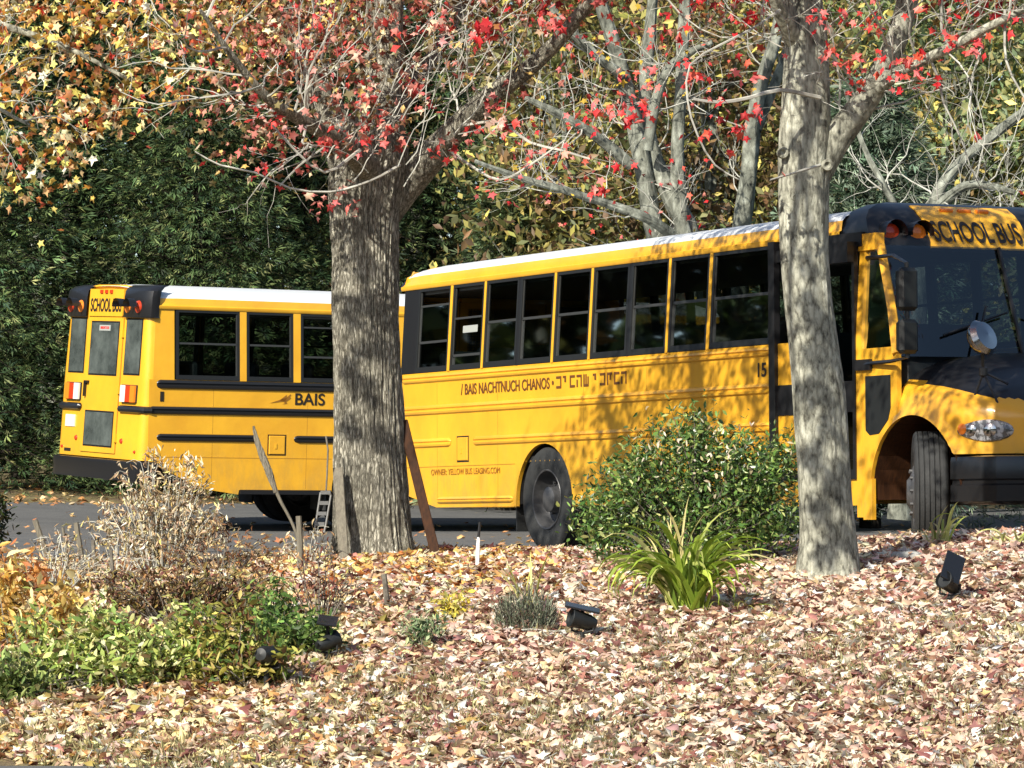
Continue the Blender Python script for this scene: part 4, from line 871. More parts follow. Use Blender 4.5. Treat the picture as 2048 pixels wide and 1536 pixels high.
for pth in ([(.0, .2, 4.0), (-.9, -1.5, 4.6), (-1.9, -3.2, 4.9), (-2.6, -4.6, 4.7)], [(-1.2, -2.1, 4.7), (-2.2, -3.2, 4.4), (-2.7, -4.0, 4.0)], [(-1.0, -1.7, 4.6), (-1.6, -3.4, 5.4), (-2.3, -4.6, 5.9)]): pass
near = [Vector((-2.2+random.gauss(0, .42), -3.9+random.gauss(0, .6), random.uniform(3.75, 6.2))) for _ in range(26)]
near = near[:8]
for (x, y) in ((1640, 770), (1622, 700), (1655, 840), (1668, 960), (1632, 1010), (1612, 600), (1680, 1060), (1690, 930), (1605, 760), (1662, 700), (1620, 900), (1650, 1100), (1645, 640)):  # added leaf clumps above the view, traced sunward so they dapple this trunk
    near += [Vector(at(x, y, D2-.2))+sdir*random.uniform(5.4, 6.6)-off2]*3
tips_leaves('shadow_leaves', near, 700, .045, (.04, .07), RED+[(150, 100, 60)], [3, 3, 3, 3, 2, 2, 3], t2, M['leaf'])
tips_leaves('upper_leaves', over, 11000, .14, (.035, .065), RED+[(150, 100, 60), (120, 100, 50)], [3, 3, 3, 3, 2, 2, 3, 3], t2, M['leaf'])
# --- tree at upper left, trunk outside the frame, branches hang in
D3 = 31.6
t3 = empty('sweetgum_tree', Vector((-7.1, D3, hz(-7.1, D3))), 'branches of a tree at the upper left, hung with pale yellow and peach star leaves', 'tree'); off3 = Vector(t3.location)
tb = B(); L = []
P0 = [Vector((0, 0, -.1)), Vector((.05, 0, 1.2)), Vector((.1, 0, 2.6)), Vector((.1, .1, 4.2)), Vector((.2, .1, 6.5))]
bark_tube(tb, P0, [.24, .17, .15, .11, .05], 50, .05, .01, 6, 1.5, 1)
for pts in ([(-760, 260, 40), (-560, 120, 30), (-300, 40, 24), (-60, 40, 18), (120, 90, 12), (260, 160, 7)], [(-755, 100, 34), (-500, -60, 26), (-200, -120, 20), (100, -100, 15), (350, -30, 9), (520, 40, 5)],
            [(-755, 300, 26, -.2), (-540, 260, 20, -.4), (-300, 200, 15, -.6), (-80, 190, 11, -.7), (60, 250, 6, -.8)], [(-750, -60, 30, .3), (-450, -260, 24, .5), (-100, -330, 16, .6), (220, -260, 8, .7)], [(-755, -100, 34, -.2), (-620, -260, 30, -1.8), (-420, -420, 24, -3.6), (-200, -560, 18, -5.2), (-60, -640, 10, -6.2)]):
    p, r = tpath(pts, D3); L.append(bark_tube(tb, loc_(p, off3), r, 12, .06, .003, 5, 1.5, len(L)*2.0))
tb.build('trunk', M['bark2'], t3, smooth=True)
tw = B(); tips3 = []
for l in L: twiggery(tw, l, 34, .8, .007, 6, .4, tips3, t0=.25, lift=-.05)
tw.build('twigs', M['twig'], t3, smooth=True)
ox, oy, oz = off3
# hanging leaf masses where the photo shows them
tt_ = []
for _ in range(1900):
    x = random.uniform(-150, 700); y = random.uniform(-160, 430)
    lim = np.interp(x, [-150, 0, 110, 180, 240, 330, 420, 500, 640], [430, 360, 425, 300, 230, 190, 130, 110, 70])+random.gauss(0, 25)
    if y < lim and random.random() < .35+.65*(1-max(0, y)/430): tt_.append(Vector(at(x, y, D3+random.uniform(-.7, 1.5)))-off3)
YEL = [(250, 226, 130), (244, 206, 110), (240, 190, 140), (232, 150, 90), (220, 110, 80), (168, 120, 50), (120, 96, 40), (246, 236, 190), (130, 80, 50), (210, 70, 60)]
tips_leaves('foliage', tt_, 4600, .11, (.034, .070), YEL, [18, 14, 15, 6, 4, 11, 12, 14, 9, 2], t3, M['leaf'], k=1.1)
near = [Vector((-3.95, 26, 0))-off3+Vector((random.gauss(0, .45), random.gauss(0, .6), random.uniform(4.15, 6.4))) for _ in range(24)]
near = near[:8]
for (x, y) in ((700, 620), (760, 690), (690, 720), (722, 770), (745, 600), (700, 850), (762, 870), (730, 520)):  # unseen clumps added along the sun line to shade spots on the furrowed trunk
    near += [Vector(at(x, y, D1-.25))+sdir*random.uniform(6.6, 7.6)-off3]*3
tips_leaves('shadow_leaves', near, 400, .045, (.04, .075), YEL, [2, 2, 2, 2, 1, 3, 2, 1, 2, 1], t3, M['leaf'])
# --- background broadleaf stems and evergreens
def evergreen(px, D, hgt, rad, n, cols, wts, label, group, lean=0, frond=(.08, .21), droop=.25, name='evergreen_tree', base=.25, k=.8):
    x = (px-1024)/F_PX*D; z0 = hz(x, D); r0 = empty(name, Vector((x, D, z0)), label, 'tree', group)
    tb = B(); tb.tube([(0, 0, -.2), (0, 0, hgt*.5), (lean, 0, hgt*.97)], [.16, .10, .02], 8); n = int(n*1.7); nb = int(n/70); pos = []; nrm = []; up = []; sh = []
    ga = 2.399
    for i in range(nb):
        t = ((i+random.random())/nb); zz = base+(hgt-base)*t; a = i*ga+random.gauss(0, .3); l = rad*(1-t**1.6)*random.uniform(.65, 1.15)+.15
        if math.sin(a) > .55 and random.random() < .65: continue
        d = Vector((math.cos(a), math.sin(a), 0)); tip = Vector((lean*t, 0, zz))+d*l+Vector((0, 0, -droop*l*random.uniform(.2, 1.4)+.1))
        st = Vector((lean*t, 0, zz)); mid = (st+tip)/2+Vector((0, 0, .12*l))
        tb.tube([st, mid, tip], [.018, .010, .003], 4, cap=False)
        m = 70; s = rng.random(m)**.6; c_ = np.array([st.lerp(tip, float(q)) + Vector((0, 0, .12*l*4*q*(1-q)*.5)) for q in s]); sp = .10+.26*np.sin(np.pi*np.clip(s, .1, .95))*min(1, l)
        off = rng.normal(size=(m, 3))*sp[:, None]*np.array([1, 1, .45]); pos.append(c_+off); o2 = off*.8+np.array(d)[None]*.22; o2[:, 2] -= .05+droop*.12; up.append(o2)
        nn = rnd(m)*.55; nn[:, 2] += .8; nrm.append(nn); sh.append(np.full(m, random.gauss(1, .4)))
    pos = np.concatenate(pos); N = len(pos); c = palette(cols, wts, N, k)*np.clip(np.concatenate(sh), .35, 1.9)[:, None]
    tb.build('trunk', M['conifer'], r0)
    leafmesh('foliage', pos, np.concatenate(nrm), rng.uniform(frond[0], frond[1], N), c, SPRAY, SPRAY_T, M['needle'], r0, updir=np.concatenate(up)); return r0
GR = [(58, 78, 52), (76, 96, 60), (44, 60, 44), (96, 112, 68), (124, 132, 86)]
EG = 'evergreens standing behind the driveway'
for (px, D, hg, rd, n, lab) in ((-70, 61, 9.5, 2.1, 17000, 'dark evergreen at the left edge of the photo, behind the left bus tail'), (170, 62.5, 10.5, 2.2, 20000, 'dark evergreen rising behind the rear face of the left bus'),
        (400, 61.5, 9, 2.1, 18000, 'dark evergreen rising behind the left bus windows'), (600, 64, 10, 2.2, 19000, 'dark evergreen just left of the broad furrowed trunk'),
        (860, 66, 8.0, 2.0, 15000, 'dark evergreen just right of the broad furrowed trunk'), (40, 66, 13, 2.6, 16000, 'taller evergreen behind the two leftmost evergreens'), (330, 67, 13, 2.6, 16000, 'taller evergreen behind the second and third evergreens from the left')):
    evergreen(px, D, hg, rd, n, GR, [8, 9, 5, 6, 4], lab, EG, k=1.0+.9*random.random())
evergreen(1740, 57, 6.2, 2.1, 17000, [(110, 126, 104), (84, 104, 84), (140, 152, 128), (66, 84, 62)], [4, 4, 3, 3], 'grey-green feathery conifer above the right bus roof, right of the forked trunk', EG, droop=.1, frond=(.10, .24), k=1.05)
evergreen(1010, 60, 4.6, 1.3, 7000, [(96, 112, 80), (74, 92, 58), (120, 134, 96)], [4, 4, 2], 'small grey-green conifer showing just above the rear of the right bus roof', EG, droop=.1, k=.9)
def broadleaf(px, D, hgt, rad, n, cols, wts, label, group, name='autumn_tree', zc=.55, size=(.06, .12), m='leaf', shape=(1, 1, 1), trunk=.12, k=.85, stems=1):
    x = (px-1024)/F_PX*D; z0 = hz(x, D); r0 = empty(name, Vector((x, D, z0)), label, 'tree', group); tb = B(); C0 = Vector((0, 0, hgt*zc)); pos = []; sh = []
    tb.tube([(0, 0, -.2), (.1, 0, hgt*.35), (-.05, 0, hgt*.8)], [trunk, trunk*.7, trunk*.2], 8)
    nc = int(n/85)
    for i in range(nc):
        d = rng.normal(size=3); d /= np.linalg.norm(d); rr_ = rng.random()**.45; c = np.array(C0)+d*np.array([rad, rad*.9, hgt*(1-zc)])*rr_*np.array(shape)
        if i % 3 == 0 and zc < .7: 
            st = Vector((0, 0, hgt*random.uniform(.25, .6))); tb.tube([st, (st+Vector(c))/2+Vector((0, 0, .2)), Vector(c)], [.04, .025, .006], 4, cap=False)
        mm_ = 85; pos.append(c+rng.normal(size=(mm_, 3))*np.array([.34, .34, .22])*(rad/2)**.5); sh.append(np.full(mm_, random.gauss(1, .25)))
    pos = np.concatenate(pos); pos[:, 2] = np.maximum(pos[:, 2], .1); N = len(pos); nr = rnd(N); nr[:, 2] += .4
    tb.build('trunk', M['lichen' if zc < .7 else 'barkd'], r0)
    leafmesh('foliage', pos, nr, rng.uniform(size[0], size[1], N), palette(cols, wts, N, k)*np.clip(np.concatenate(sh), .5, 1.6)[:, None], DIAM, DIAM_T, M[m], r0, curl=rng.uniform(-1, 2, N)); return r0
OL = [(160, 150, 84), (124, 124, 76), (98, 104, 66), (132, 108, 74), (104, 86, 64), (200, 184, 100)]
AG = 'autumn trees in the wood behind'
for (px, D, hg, rd, n, cols, wts, lab) in (
    (1130, 60, 8.6, 1.7, 9000, OL, [5, 5, 6, 3, 5, 1], 'olive and yellow tree behind the middle of the right bus roof'),
    (1420, 63, 10.5, 1.9, 11000, OL, [3, 4, 5, 6, 8, 1], 'brownish olive tree behind the grey many-stemmed tree'),
    (1900, 64, 10.5, 2.0, 15000, [(190, 174, 96), (146, 146, 96), (118, 130, 92), (96, 112, 78), (156, 138, 96)], [2.5, 4, 6, 5, 2], 'yellow-green tree above the front of the right bus'),
    (1760, 70, 12.5, 2.5, 14000, [(104, 122, 72), (82, 102, 62), (136, 140, 84), (150, 124, 72)], [5, 5, 3, 1], 'green tree high behind the forked trunk'),
    (2130, 66, 9, 1.8, 8000, [(222, 200, 84), (170, 160, 84), (100, 118, 66)], [4, 3, 4], 'yellow tree at the right edge of the photo, behind the bus sign'),
    (820, 70, 12, 2.4, 10000, OL, [2, 4, 8, 3, 7, 1], 'brown and olive tree behind the top of the broad furrowed trunk'),
    (1250, 71, 12.5, 2.6, 12000, OL, [3, 4, 7, 4, 7, 1], 'tall dull olive tree behind the middle of the picture'),
    (1560, 69, 11, 2.0, 9000, OL, [4, 5, 6, 4, 5, 1], 'olive tree behind the pale mottled trunk'),
    (120, 65, 11.5, 2.6, 11000, [(130, 116, 64), (104, 96, 54), (150, 124, 76), (84, 84, 48), (190, 170, 100)], [4, 4, 3, 4, 2], 'olive brown tree behind the pale yellow leaves at the upper left'),
    (620, 72, 13.5, 2.6, 9000, OL, [3, 4, 8, 3, 7, 0], 'brown and olive tree between the evergreens and the broad trunk')):
    broadleaf(px, D, hg, rd, n, cols, wts, lab, AG, zc=.80 if px == 120 else .55, k=1.25)
# grey many-stemmed tree behind the right bus
def stems(name, px, D, paths, label, mat_='lichen', tw_n=10, leaves=None, grp=None):
    x = (px-1024)/F_PX*D; r0 = empty(name, Vector((x, D, hz(x, D))), label, 'tree', grp); off = Vector(r0.location); tb = B(); tw = B(); tips = []; g = off.z
    for i, pts in enumerate(paths):
        p, r = tpath(pts, D); r = [v*.84 for v in r]; q = bark_tube(tb, loc_(p, off), r, 24, .06, .012, 5, 1.2, i*2.7, 3.0); twiggery(tw, q, tw_n, 1.3, .012, 5, .7, tips, t0=.2)
    tb.build('trunk', M[mat_], r0, smooth=True); tw.build('twigs', M['twig'], r0, smooth=True)
    if leaves: tips_leaves('foliage', tips, leaves[0], .10, (.04, .085), leaves[1], leaves[2], r0, M['leaf'])
    return r0
gy0 = 1050
stems('many_stemmed_tree', 1350, 56, [[(1370, gy0, 70), (1350, 600, 60), (1310, 460, 46), (1290, 360, 44), (1268, 240, 40), (1235, 110, 34), (1200, 0, 30), (1160, -180, 20)],
    [(1380, gy0, 60), (1385, 600, 52), (1380, 470, 50), (1345, 400, 44), (1300, 290, 40, .2), (1290, 180, 30, .3), (1300, 60, 28, .4), (1320, -150, 18, .5)],
    [(1375, gy0, 50, -.2), (1378, 560, 44, -.2), (1362, 440, 36, -.2), (1355, 320, 34, -.2), (1362, 180, 30, -.2), (1368, 40, 28, -.2), (1380, -150, 18, -.2)],
    [(1295, 300, 26, -.3), (1310, 210, 24, -.4), (1335, 140, 22, -.5), (1380, 105, 18, -.6), (1425, 85, 12, -.7)],
    [(1262, 330, 30, -.2), (1215, 290, 26, -.4), (1165, 255, 24, -.6), (1110, 225, 22, -.7), (1050, 195, 12, -.8)],
    [(1245, 150, 24, -.2), (1190, 110, 22, -.4), (1140, 60, 20, -.6), (1100, 10, 16, -.7), (1050, -90, 10, -.8)],
    [(1345, 470, 30, -.5), (1300, 440, 24, -.8), (1220, 410, 20, -1.0), (1120, 378, 18, -1.3), (1030, 352, 14, -1.5), (950, 322, 9, -1.7)]],
    'pale grey many-stemmed tree rising behind the middle of the right bus', leaves=(500, RED+[(214, 180, 70)], [3, 3, 2, 2, 2, 2, 3]))
stems('grey_trunk_tree', 1490, 58, [[(1470, gy0, 60), (1475, 640, 54), (1485, 450, 46), (1500, 320, 40), (1508, 240, 38), (1525, 160, 32), (1555, 60, 28), (1580, -120, 20)], [(1512, 260, 26), (1540, 190, 26, .2), (1565, 130, 24, .3), (1600, 20, 20, .4), (1640, -150, 12, .5)]],
    'slender pale trunk just left of the mottled leaning trunk, behind the bus roof')
stems('leaning_branch_tree', 1860, 52, [[(1800, gy0-10, 60), (1830, 700, 46), (1855, 470, 34), (1880, 380, 27), (1930, 315, 25), (1990, 268, 23), (2060, 215, 20), (2200, 120, 14)],
    [(1855, 440, 26, -.2), (1885, 405, 26, -.3), (1930, 372, 22, -.4), (1980, 372, 18, -.5), (2030, 385, 12, -.6)], [(1850, 460, 20, .2), (1900, 420, 14, 0), (1960, 412, 10, -.1), (2050, 430, 8, -.2)], [(1835, 620, 26, 0), (1800, 440, 18, .3), (1730, 300, 12, .5), (1690, 180, 7, .7)]],
    'grey tree with a bare limb leaning out to the right above the bus sign')
# far wood behind everything
def ring_wood():
    n = 120000; a = rng.uniform(0, 2*np.pi, n); d = rng.uniform(58, 76, n); x = np.cos(a)*d; y = 32+np.sin(a)*d; keep = ~((y > 0) & (np.abs(x) < y*.129+5)); x, y = x[keep], y[keep]; n = len(x)
    z = h(x, y)+rng.random(n)**.8*13*(.75+.25*np.sin(x*.21)*np.cos(y*.17))
    c = palette([(46, 60, 34), (60, 76, 40), (36, 46, 30), (84, 84, 44), (90, 70, 44)], [4, 3, 4, 2, 1], n)
    tag(leafmesh('surrounding_woodland', np.stack([x, y, z], 1), rnd(n), rng.uniform(.42, .8, n), c, DIAM, DIAM_T, M['needle']), 'woodland standing all round, outside the picture', 'woodland', kind='stuff')
ring_wood()
def far_wood():
    n = 74000; D = rng.uniform(76, 100, n); x = rng.uniform(-1, 1, n)*(D*.127+7); z = h(x, D)+rng.random(n)**.8*17
    cl = np.sin(x*1.1+D*.7)*np.sin(z*1.3+D*.4)+rng.normal(size=n)*.5; k = cl > -.55; x, D, z = x[k], D[k], z[k]; n = len(x)
    px = 1024+x/D*F_PX; a = palette([(46, 60, 34), (60, 76, 40), (36, 46, 30), (84, 84, 44)], [4, 3, 4, 2], n); b = palette(OL, [2, 4, 7, 3, 6, 1], n)
    c = np.where((rng.random(n) < sm(300, 900, px))[:, None], b, a)
    tag(leafmesh('woodland', np.stack([x, D, z], 1), rnd(n), rng.uniform(.16, .34, n), c, DIAM, DIAM_T, M['needle']), 'dense far wood closing the view behind the trees', 'woodland', kind='stuff')
    tk = B()
    for i in range(26):
        d = random.uniform(74, 98); xx = random.uniform(-1, 1)*(d*.127+5); tk.tube([(xx, d, hz(xx, d)-.3), (xx+random.gauss(0, .4), d, 7), (xx+random.gauss(0, 1), d, 15)], [.2, .15, .06], 7)
    tag(tk.build('woodland_trunks', M['lichen']), 'bare trunks standing in the far wood', 'woodland', kind='stuff')
far_wood()
# ------------------------------------------------------------------ plants on the bank
def plant(name, loc, label, cat='plant', group=None): return empty(name, loc, label, cat, group)
def shoots(name, root, n, base_r, ell, leaves_per, size, cols, wts, m='leafgloss', tm=OVAL, tt=OVAL_T, stem=M['barkd'], sr=.006, spread=.05, top=None, k=.85, surf=.55, z0=.05, leafname='foliage', upb=.5):
    "shoots fan out from the base to points filling the ellipsoids given in ell [(cx, cy, cz, rx, ry, rz), ...]"
    tb = B(); pos = []; sh = []; E = np.array(ell); v = E[:, 3]*E[:, 4]*E[:, 5]; v = v**.7/sum(v**.7)
    for i in range(n):
        e = E[rng.choice(len(E), p=v)]; d = rng.normal(size=3); d /= np.linalg.norm(d); d[2] = abs(d[2]) if rng.random() < .55 else d[2]
        c = e[:3]+d*e[3:]*rng.random()**(1-surf); c[2] = max(c[2], z0)
        b = Vector((random.gauss(0, base_r), random.gauss(0, base_r), 0)); cv = Vector(c)
        if i % 3 == 0 or stem is not M['barkd']: tb.tube([b, b.lerp(cv, .5)+Vector((0, 0, .08*cv.length)), cv], [sr, sr*.7, sr*.3], 4, cap=False)
        dirv = (c-np.array(b)); dirv /= np.linalg.norm(dirv)+1e-6; s = rng.uniform(-.16, .04, leaves_per)
        pos.append(c+dirv[None]*s[:, None]+rng.normal(size=(leaves_per, 3))*spread); sh.append(np.full(leaves_per, random.gauss(1, .15)))
    tb.build('stems', stem, root); pos = np.concatenate(pos); N = len(pos); pos[:, 2] = np.maximum(pos[:, 2], .01)
    nr = rnd(N); nr[:, 2] += upb; nr[:, 1] -= .2
    return leafmesh(leafname, pos, nr, rng.uniform(size[0], size[1], N), palette(cols, wts, N, k)*np.clip(np.concatenate(sh), .5, 1.5)[:, None], tm, tt, M[m], root, curl=rng.uniform(-.6, 1.8, N))
pm = lambda d: d/F_PX      # metres per photo pixel at distance d
D = 30.0; x = (1390-1024)*pm(D); r0 = plant('evergreen_shrub', Vector((x, D, hz(x, D)-.02)), 'large rounded green shrub in front of the right bus, beside the pale trunk', 'shrub')
u = pm(D)*1.1
ell = [(-10*u, 0, 100*u, 225*u, .55, 100*u), (-15*u, 0, 205*u, 95*u, .3, 95*u), (-10*u, .05, 255*u, 48*u, .2, 58*u), (105*u, 0, 160*u, 115*u, .4, 95*u), (160*u, 0, 200*u, 50*u, .25, 50*u), (-120*u, 0, 130*u, 85*u, .4, 75*u), (-165*u, 0, 60*u, 60*u, .4, 60*u), (40*u, 0, 60*u, 170*u, .5, 80*u)]
for _ in range(22):
    a_r = random.uniform(-.1, math.pi+.1); ell.append((math.cos(a_r)*random.uniform(150, 225)*u, random.uniform(-.4, .1), (70+math.sin(a_r)*random.uniform(110, 175))*u, random.uniform(16, 38)*u, .12, random.uniform(20, 50)*u))
shoots('s', r0, 860, .10, ell, 16, (.018, .034), [(62, 90, 42), (84, 112, 52), (48, 70, 38), (118, 138, 70), (150, 160, 96), (74, 96, 54)], [8, 9, 5, 6, 4, 6], surf=.5, spread=.06, k=1.2)
tips_leaves('dry_leaves', [Vector((random.gauss(15, 70)*u, random.gauss(-.35, .1), random.gauss(215, 26)*u)) for _ in range(60)], 90, .05, (.018, .03), [(226, 216, 190), (200, 190, 160), (180, 170, 130)], [3, 2, 2], r0, M['leafdry'], OVAL, OVAL_T)
# strap-leaved clump
def strap(name, loc, n, length, wid, cols, label, lean=1.0, up=(.7, 1.2), group=None, seed=1, cat='plant'):
    root = plant(name, loc, label, cat, group); rn = random.Random(seed); vs = []; fs = []; cl = []
    for i in range(n):
        a = rn.uniform(0, 2*math.pi); L = length*rn.uniform(.55, 1.15); el = rn.uniform(*up); d = Vector((math.cos(a), math.sin(a), 0)); p = Vector((rn.gauss(0, .05), rn.gauss(0, .05), 0)); w_ = wid*rn.uniform(.6, 1.2); sd = Vector((-math.sin(a), math.cos(a), 0)); m = 9
        sd = (sd+Vector((rn.gauss(0, .4), rn.gauss(0, .4), rn.gauss(0, .25)))).normalized(); n0 = len(vs); col = np.array(s2l(cols[rn.randrange(len(cols))]))*.85*rn.uniform(.75, 1.2); br = rn.uniform(.6, 1.5)*lean
        for k in range(m+1):
            t = k/m; e = el-br*t*t*2.0; ww = w_*(1-.15*t)*min(1, (1-t)*3+.03); f = Vector((0, 0, 1)).cross(sd)*.0
            vs += [tuple(p-sd*ww), tuple(p+Vector((0, 0, -ww*.5))), tuple(p+sd*ww)]; cl += [col*1.08, col*.9, col*1.08]
            p = p+(d*math.cos(e)+Vector((0, 0, math.sin(e))))*L/m
            if p.z < .015: p.z = .015
        for k in range(m):
            b_ = n0+k*3; fs += [(b_, b_+1, b_+4, b_+3), (b_+1, b_+2, b_+5, b_+4)]
    me = bpy.data.meshes.new('blades'); me.from_pydata(vs, [], fs); ca = me.color_attributes.new('col', 'FLOAT_COLOR', 'POINT'); cc = np.ones((len(vs), 4), np.float32); cc[:, :3] = np.clip(np.array(cl), 0, .9); ca.data.foreach_set('color', cc.reshape(-1))
    me.materials.append(M['leaf']); o = bpy.data.objects.new('blades', me); COL.objects.link(o); o.parent = root; return root
b_ = gp(1375, 1225)
strap('daylily_clump', b_, 130, .84, .024, [(166, 190, 70), (190, 210, 90), (140, 166, 60), (206, 216, 120), (220, 214, 150), (110, 136, 52)], 'arching strap-leaved green clump in front of the rounded green shrub', 1.2, (.9, 1.5), seed=3)
b_ = gp(1350, 1160)
strap('straw_iris_clump', b_, 16, .62, .010, [(232, 220, 150), (220, 200, 130), (170, 180, 80)], 'pale straw blades standing just behind the arching green clump', .45, (1.0, 1.5), seed=5)
b_ = gp(1885, 1092); b_.z -= .02
strap('pale_iris_clump', b_, 14, .42, .014, [(206, 210, 130), (170, 186, 90), (226, 222, 160)], 'pale green blades on the bank below the right bus bumper', .8, (.9, 1.5), seed=8)
b_ = gp(2030, 1092); b_.z -= .02
strap('pale_iris_clump', b_, 22, .36, .012, [(206, 210, 130), (170, 186, 90), (226, 222, 160)], 'low pale green blades at the right edge of the bank', 1.1, (.5, 1.2), seed=9)
b_ = gp(1058, 1232)
strap('yellowed_iris_clump', b_, 9, .50, .012, [(226, 222, 140), (206, 206, 110)], 'few tall yellowed blades rising out of the grey lavender', .35, (.8, 1.5), seed=13)
b_ = gp(1485, 1225); strap('grass_tuft', b_, 22, .34, .006, [(200, 196, 110), (160, 170, 80)], 'thin dry grass tuft right of the arching green clump', 1.2, (.2, .9), seed=15)
# grey lavender
b_ = gp(1052, 1262); r0 = plant('lavender_plant', b_, 'grey-green lavender mound with dark stems beside a black path light'); n = 1500
a = rng.uniform(0, 2*np.pi, n); rr_ = rng.random(n)**.5; P = np.stack([np.cos(a)*rr_*.20, np.sin(a)*rr_*.18, rng.random(n)*.30*(1-.5*rr_)], 1); up = rnd(n)*.35; up[:, 2] += 1; up[:, :2] += P[:, :2]*2
leafmesh('foliage', P, rnd(n)*np.array([1, 1, .3]), rng.uniform(.05, .10, n), palette([(120, 126, 104), (86, 92, 74), (150, 154, 130), (66, 66, 56), (96, 80, 80)], [4, 4, 3, 3, 1], n), [(-.05, 0, 0), (.05, 0, 0), (.03, .6, .05), (0, 1, .1)], [(0, 1, 2), (0, 2, 3)], M['leafdry'], r0, updir=up)
# small herbs
HG = [(150, 170, 90), (110, 140, 70), (176, 180, 110), (84, 116, 60), (200, 196, 130)]
for (px, py, s, lab, cols) in ((845, 1300, .9, 'small grey-green herb on the leaves below the broad trunk', [(120, 140, 100), (150, 166, 120), (90, 116, 80), (190, 196, 150)]), (905, 1235, .6, 'tiny yellow-leaved seedling left of the lavender', [(236, 214, 90), (214, 200, 110), (180, 170, 90)]),
        (1210, 1340, .0, '', [])):
    if not s: continue
    b_ = gp(px, py); r0 = plant('herb', b_, lab); q = .16*s; shoots('h', r0, 42, .03, [(0, 0, q*.8, q*1.3, q, q)], 8, (.018, .032), cols, [3, 3, 2, 2][:len(cols)], m='leaf', spread=.025)
# light green leafy patches at lower left, orange shrub, brown thicket
def patch(px, py, wpx, hpx, n, lp, size, cols, wts, label, name='leafy_perennial', m='leaf', cat='plant', stem=M['barkd'], depth=.4, dz=0, **kw):
    b_ = gp(px, py); u = pm(b_.y); r0 = plant(name, b_, label, cat); w_ = wpx*u/2; hh = hpx*u*.82; n = int(n*.66)
    ell = [(0, 0, hh*.2, w_, depth, hh*.3), (-w_*.5, 0, hh*.25, w_*.3, depth*.7, hh*.35), (w_*.55, 0, hh*.22, w_*.3, depth*.7, hh*.3)]
    for _ in range(7): k_ = random.uniform(-.95, .95); ell.append((k_*w_, random.uniform(-.6, .6)*depth, hh*random.uniform(.4, .8), w_*.16, depth*.3, hh*random.uniform(.15, .3)))
    shoots('p', r0, n, w_*.35, ell, lp, size, cols, wts, m=m, stem=stem, **kw); return r0
LG = [(190, 198, 112), (220, 220, 150), (150, 168, 88), (112, 132, 70), (232, 228, 176), (110, 92, 60)]
patch(180, 1372, 330, 200, 420, 12, (.024, .042), LG, [5, 4, 5, 4, 2, 3], 'bright yellow-green leafy patch at the lower left, left of the two', k=1.15)
patch(330, 1360, 260, 190, 330, 12, (.022, .04), LG, [5, 3, 5, 5, 2, 3], 'bright yellow-green leafy patch below the dried brown perennial', k=1.15)
patch(480, 1370, 230, 230, 330, 11, (.022, .04), [(150, 150, 70), (180, 176, 86), (120, 120, 60), (100, 130, 60), (120, 86, 56), (200, 186, 110)], [4, 3, 4, 3, 4, 2], 'olive and brown leafy clump beside the round dark lamp')
patch(590, 1310, 190, 190, 260, 11, (.02, .038), [(120, 150, 74), (90, 120, 60), (160, 176, 100), (70, 92, 50)], [4, 4, 2, 3], 'green leafy clump behind the dark flat-topped lamp')
patch(20, 1400, 150, 150, 170, 10, (.022, .04), [(150, 166, 90), (110, 130, 70), (190, 190, 130), (70, 84, 44)], [3, 3, 2, 3], 'greyish green leafy clump at the lower left edge of the photo')
patch(50, 1285, 250, 215, 300, 9, (.030, .058), [(242, 212, 126), (228, 192, 104), (248, 226, 166), (190, 146, 84), (140, 122, 70), (236, 200, 150)], [5, 5, 3, 3, 3, 1], 'orange-leaved shrub at the left edge of the bank', name='orange_shrub', cat='shrub')
patch(30, 1190, 150, 120, 90, 8, (.03, .055), [(244, 204, 150), (226, 160, 90), (200, 130, 80)], [3, 3, 2], 'pale peach-leaved shrub behind the orange one', name='peach_shrub', cat='shrub')
DRY = [(206, 190, 156), (180, 160, 126), (232, 220, 190), (140, 118, 90), (112, 94, 74), (214, 196, 120)]
def thicket(px, py, wpx, hpx, n, label, cols=DRY, wts=(5, 5, 3, 4, 3, 1), leaves=10, sz=(.014, .03), lean=.35, name='dried_perennial', taper=.5, stemcol='twig', D=None, kk=1.0):
    b_ = gp(px, py) 
    if D: xx = (px-1024)*pm(D); b_ = Vector((xx, D, hz(xx, D)))
    u = pm(b_.y); r0 = plant(name, b_, label); tb = B(); tips = []
    for i in range(n):
        k = random.uniform(-1, 1); H = hpx*u*random.uniform(.45, 1.05)*(1-taper*abs(k)); x1 = k*wpx*u/2; s = Vector((x1*.35, random.gauss(0, .10), 0)); e = Vector((x1+random.gauss(0, .04), random.gauss(0, .15), H)); mid = s.lerp(e, .5)+Vector((random.gauss(0, .03), 0, .06))
        q = spline([s, mid, e, e+Vector((random.gauss(0, .05), random.gauss(0, .05), -.02*random.random()))], .08); tb.tube(q, list(np.linspace(.0045, .002, len(q))), 4, cap=False); tips += [p for p in q[2:]]
    tb.build('stems', M[stemcol], r0)
    tips_leaves('foliage', tips, n*leaves, .025, sz, cols, list(wts), r0, M['leafdry'], OVAL, OVAL_T, drop=.05, curl=(-3, 4), k=kk, asp=.6); return r0
thicket(325, 1150, 250, 265, 100, 'tall tan dried perennial in front of the left bus bumper', leaves=26, D=30.3, sz=(.016, .036), kk=1.2)
thicket(235, 1165, 130, 120, 14, 'sparse dried stems left of the tall tan perennial', leaves=8, D=30.0)
thicket(440, 1170, 250, 120, 40, 'low tangle of brown dead stems right of the tall tan perennial', leaves=9, cols=[(120, 84, 60), (150, 116, 80), (90, 62, 48), (190, 166, 120)], wts=(4, 3, 4, 2), D=29.6, stemcol='barkd')
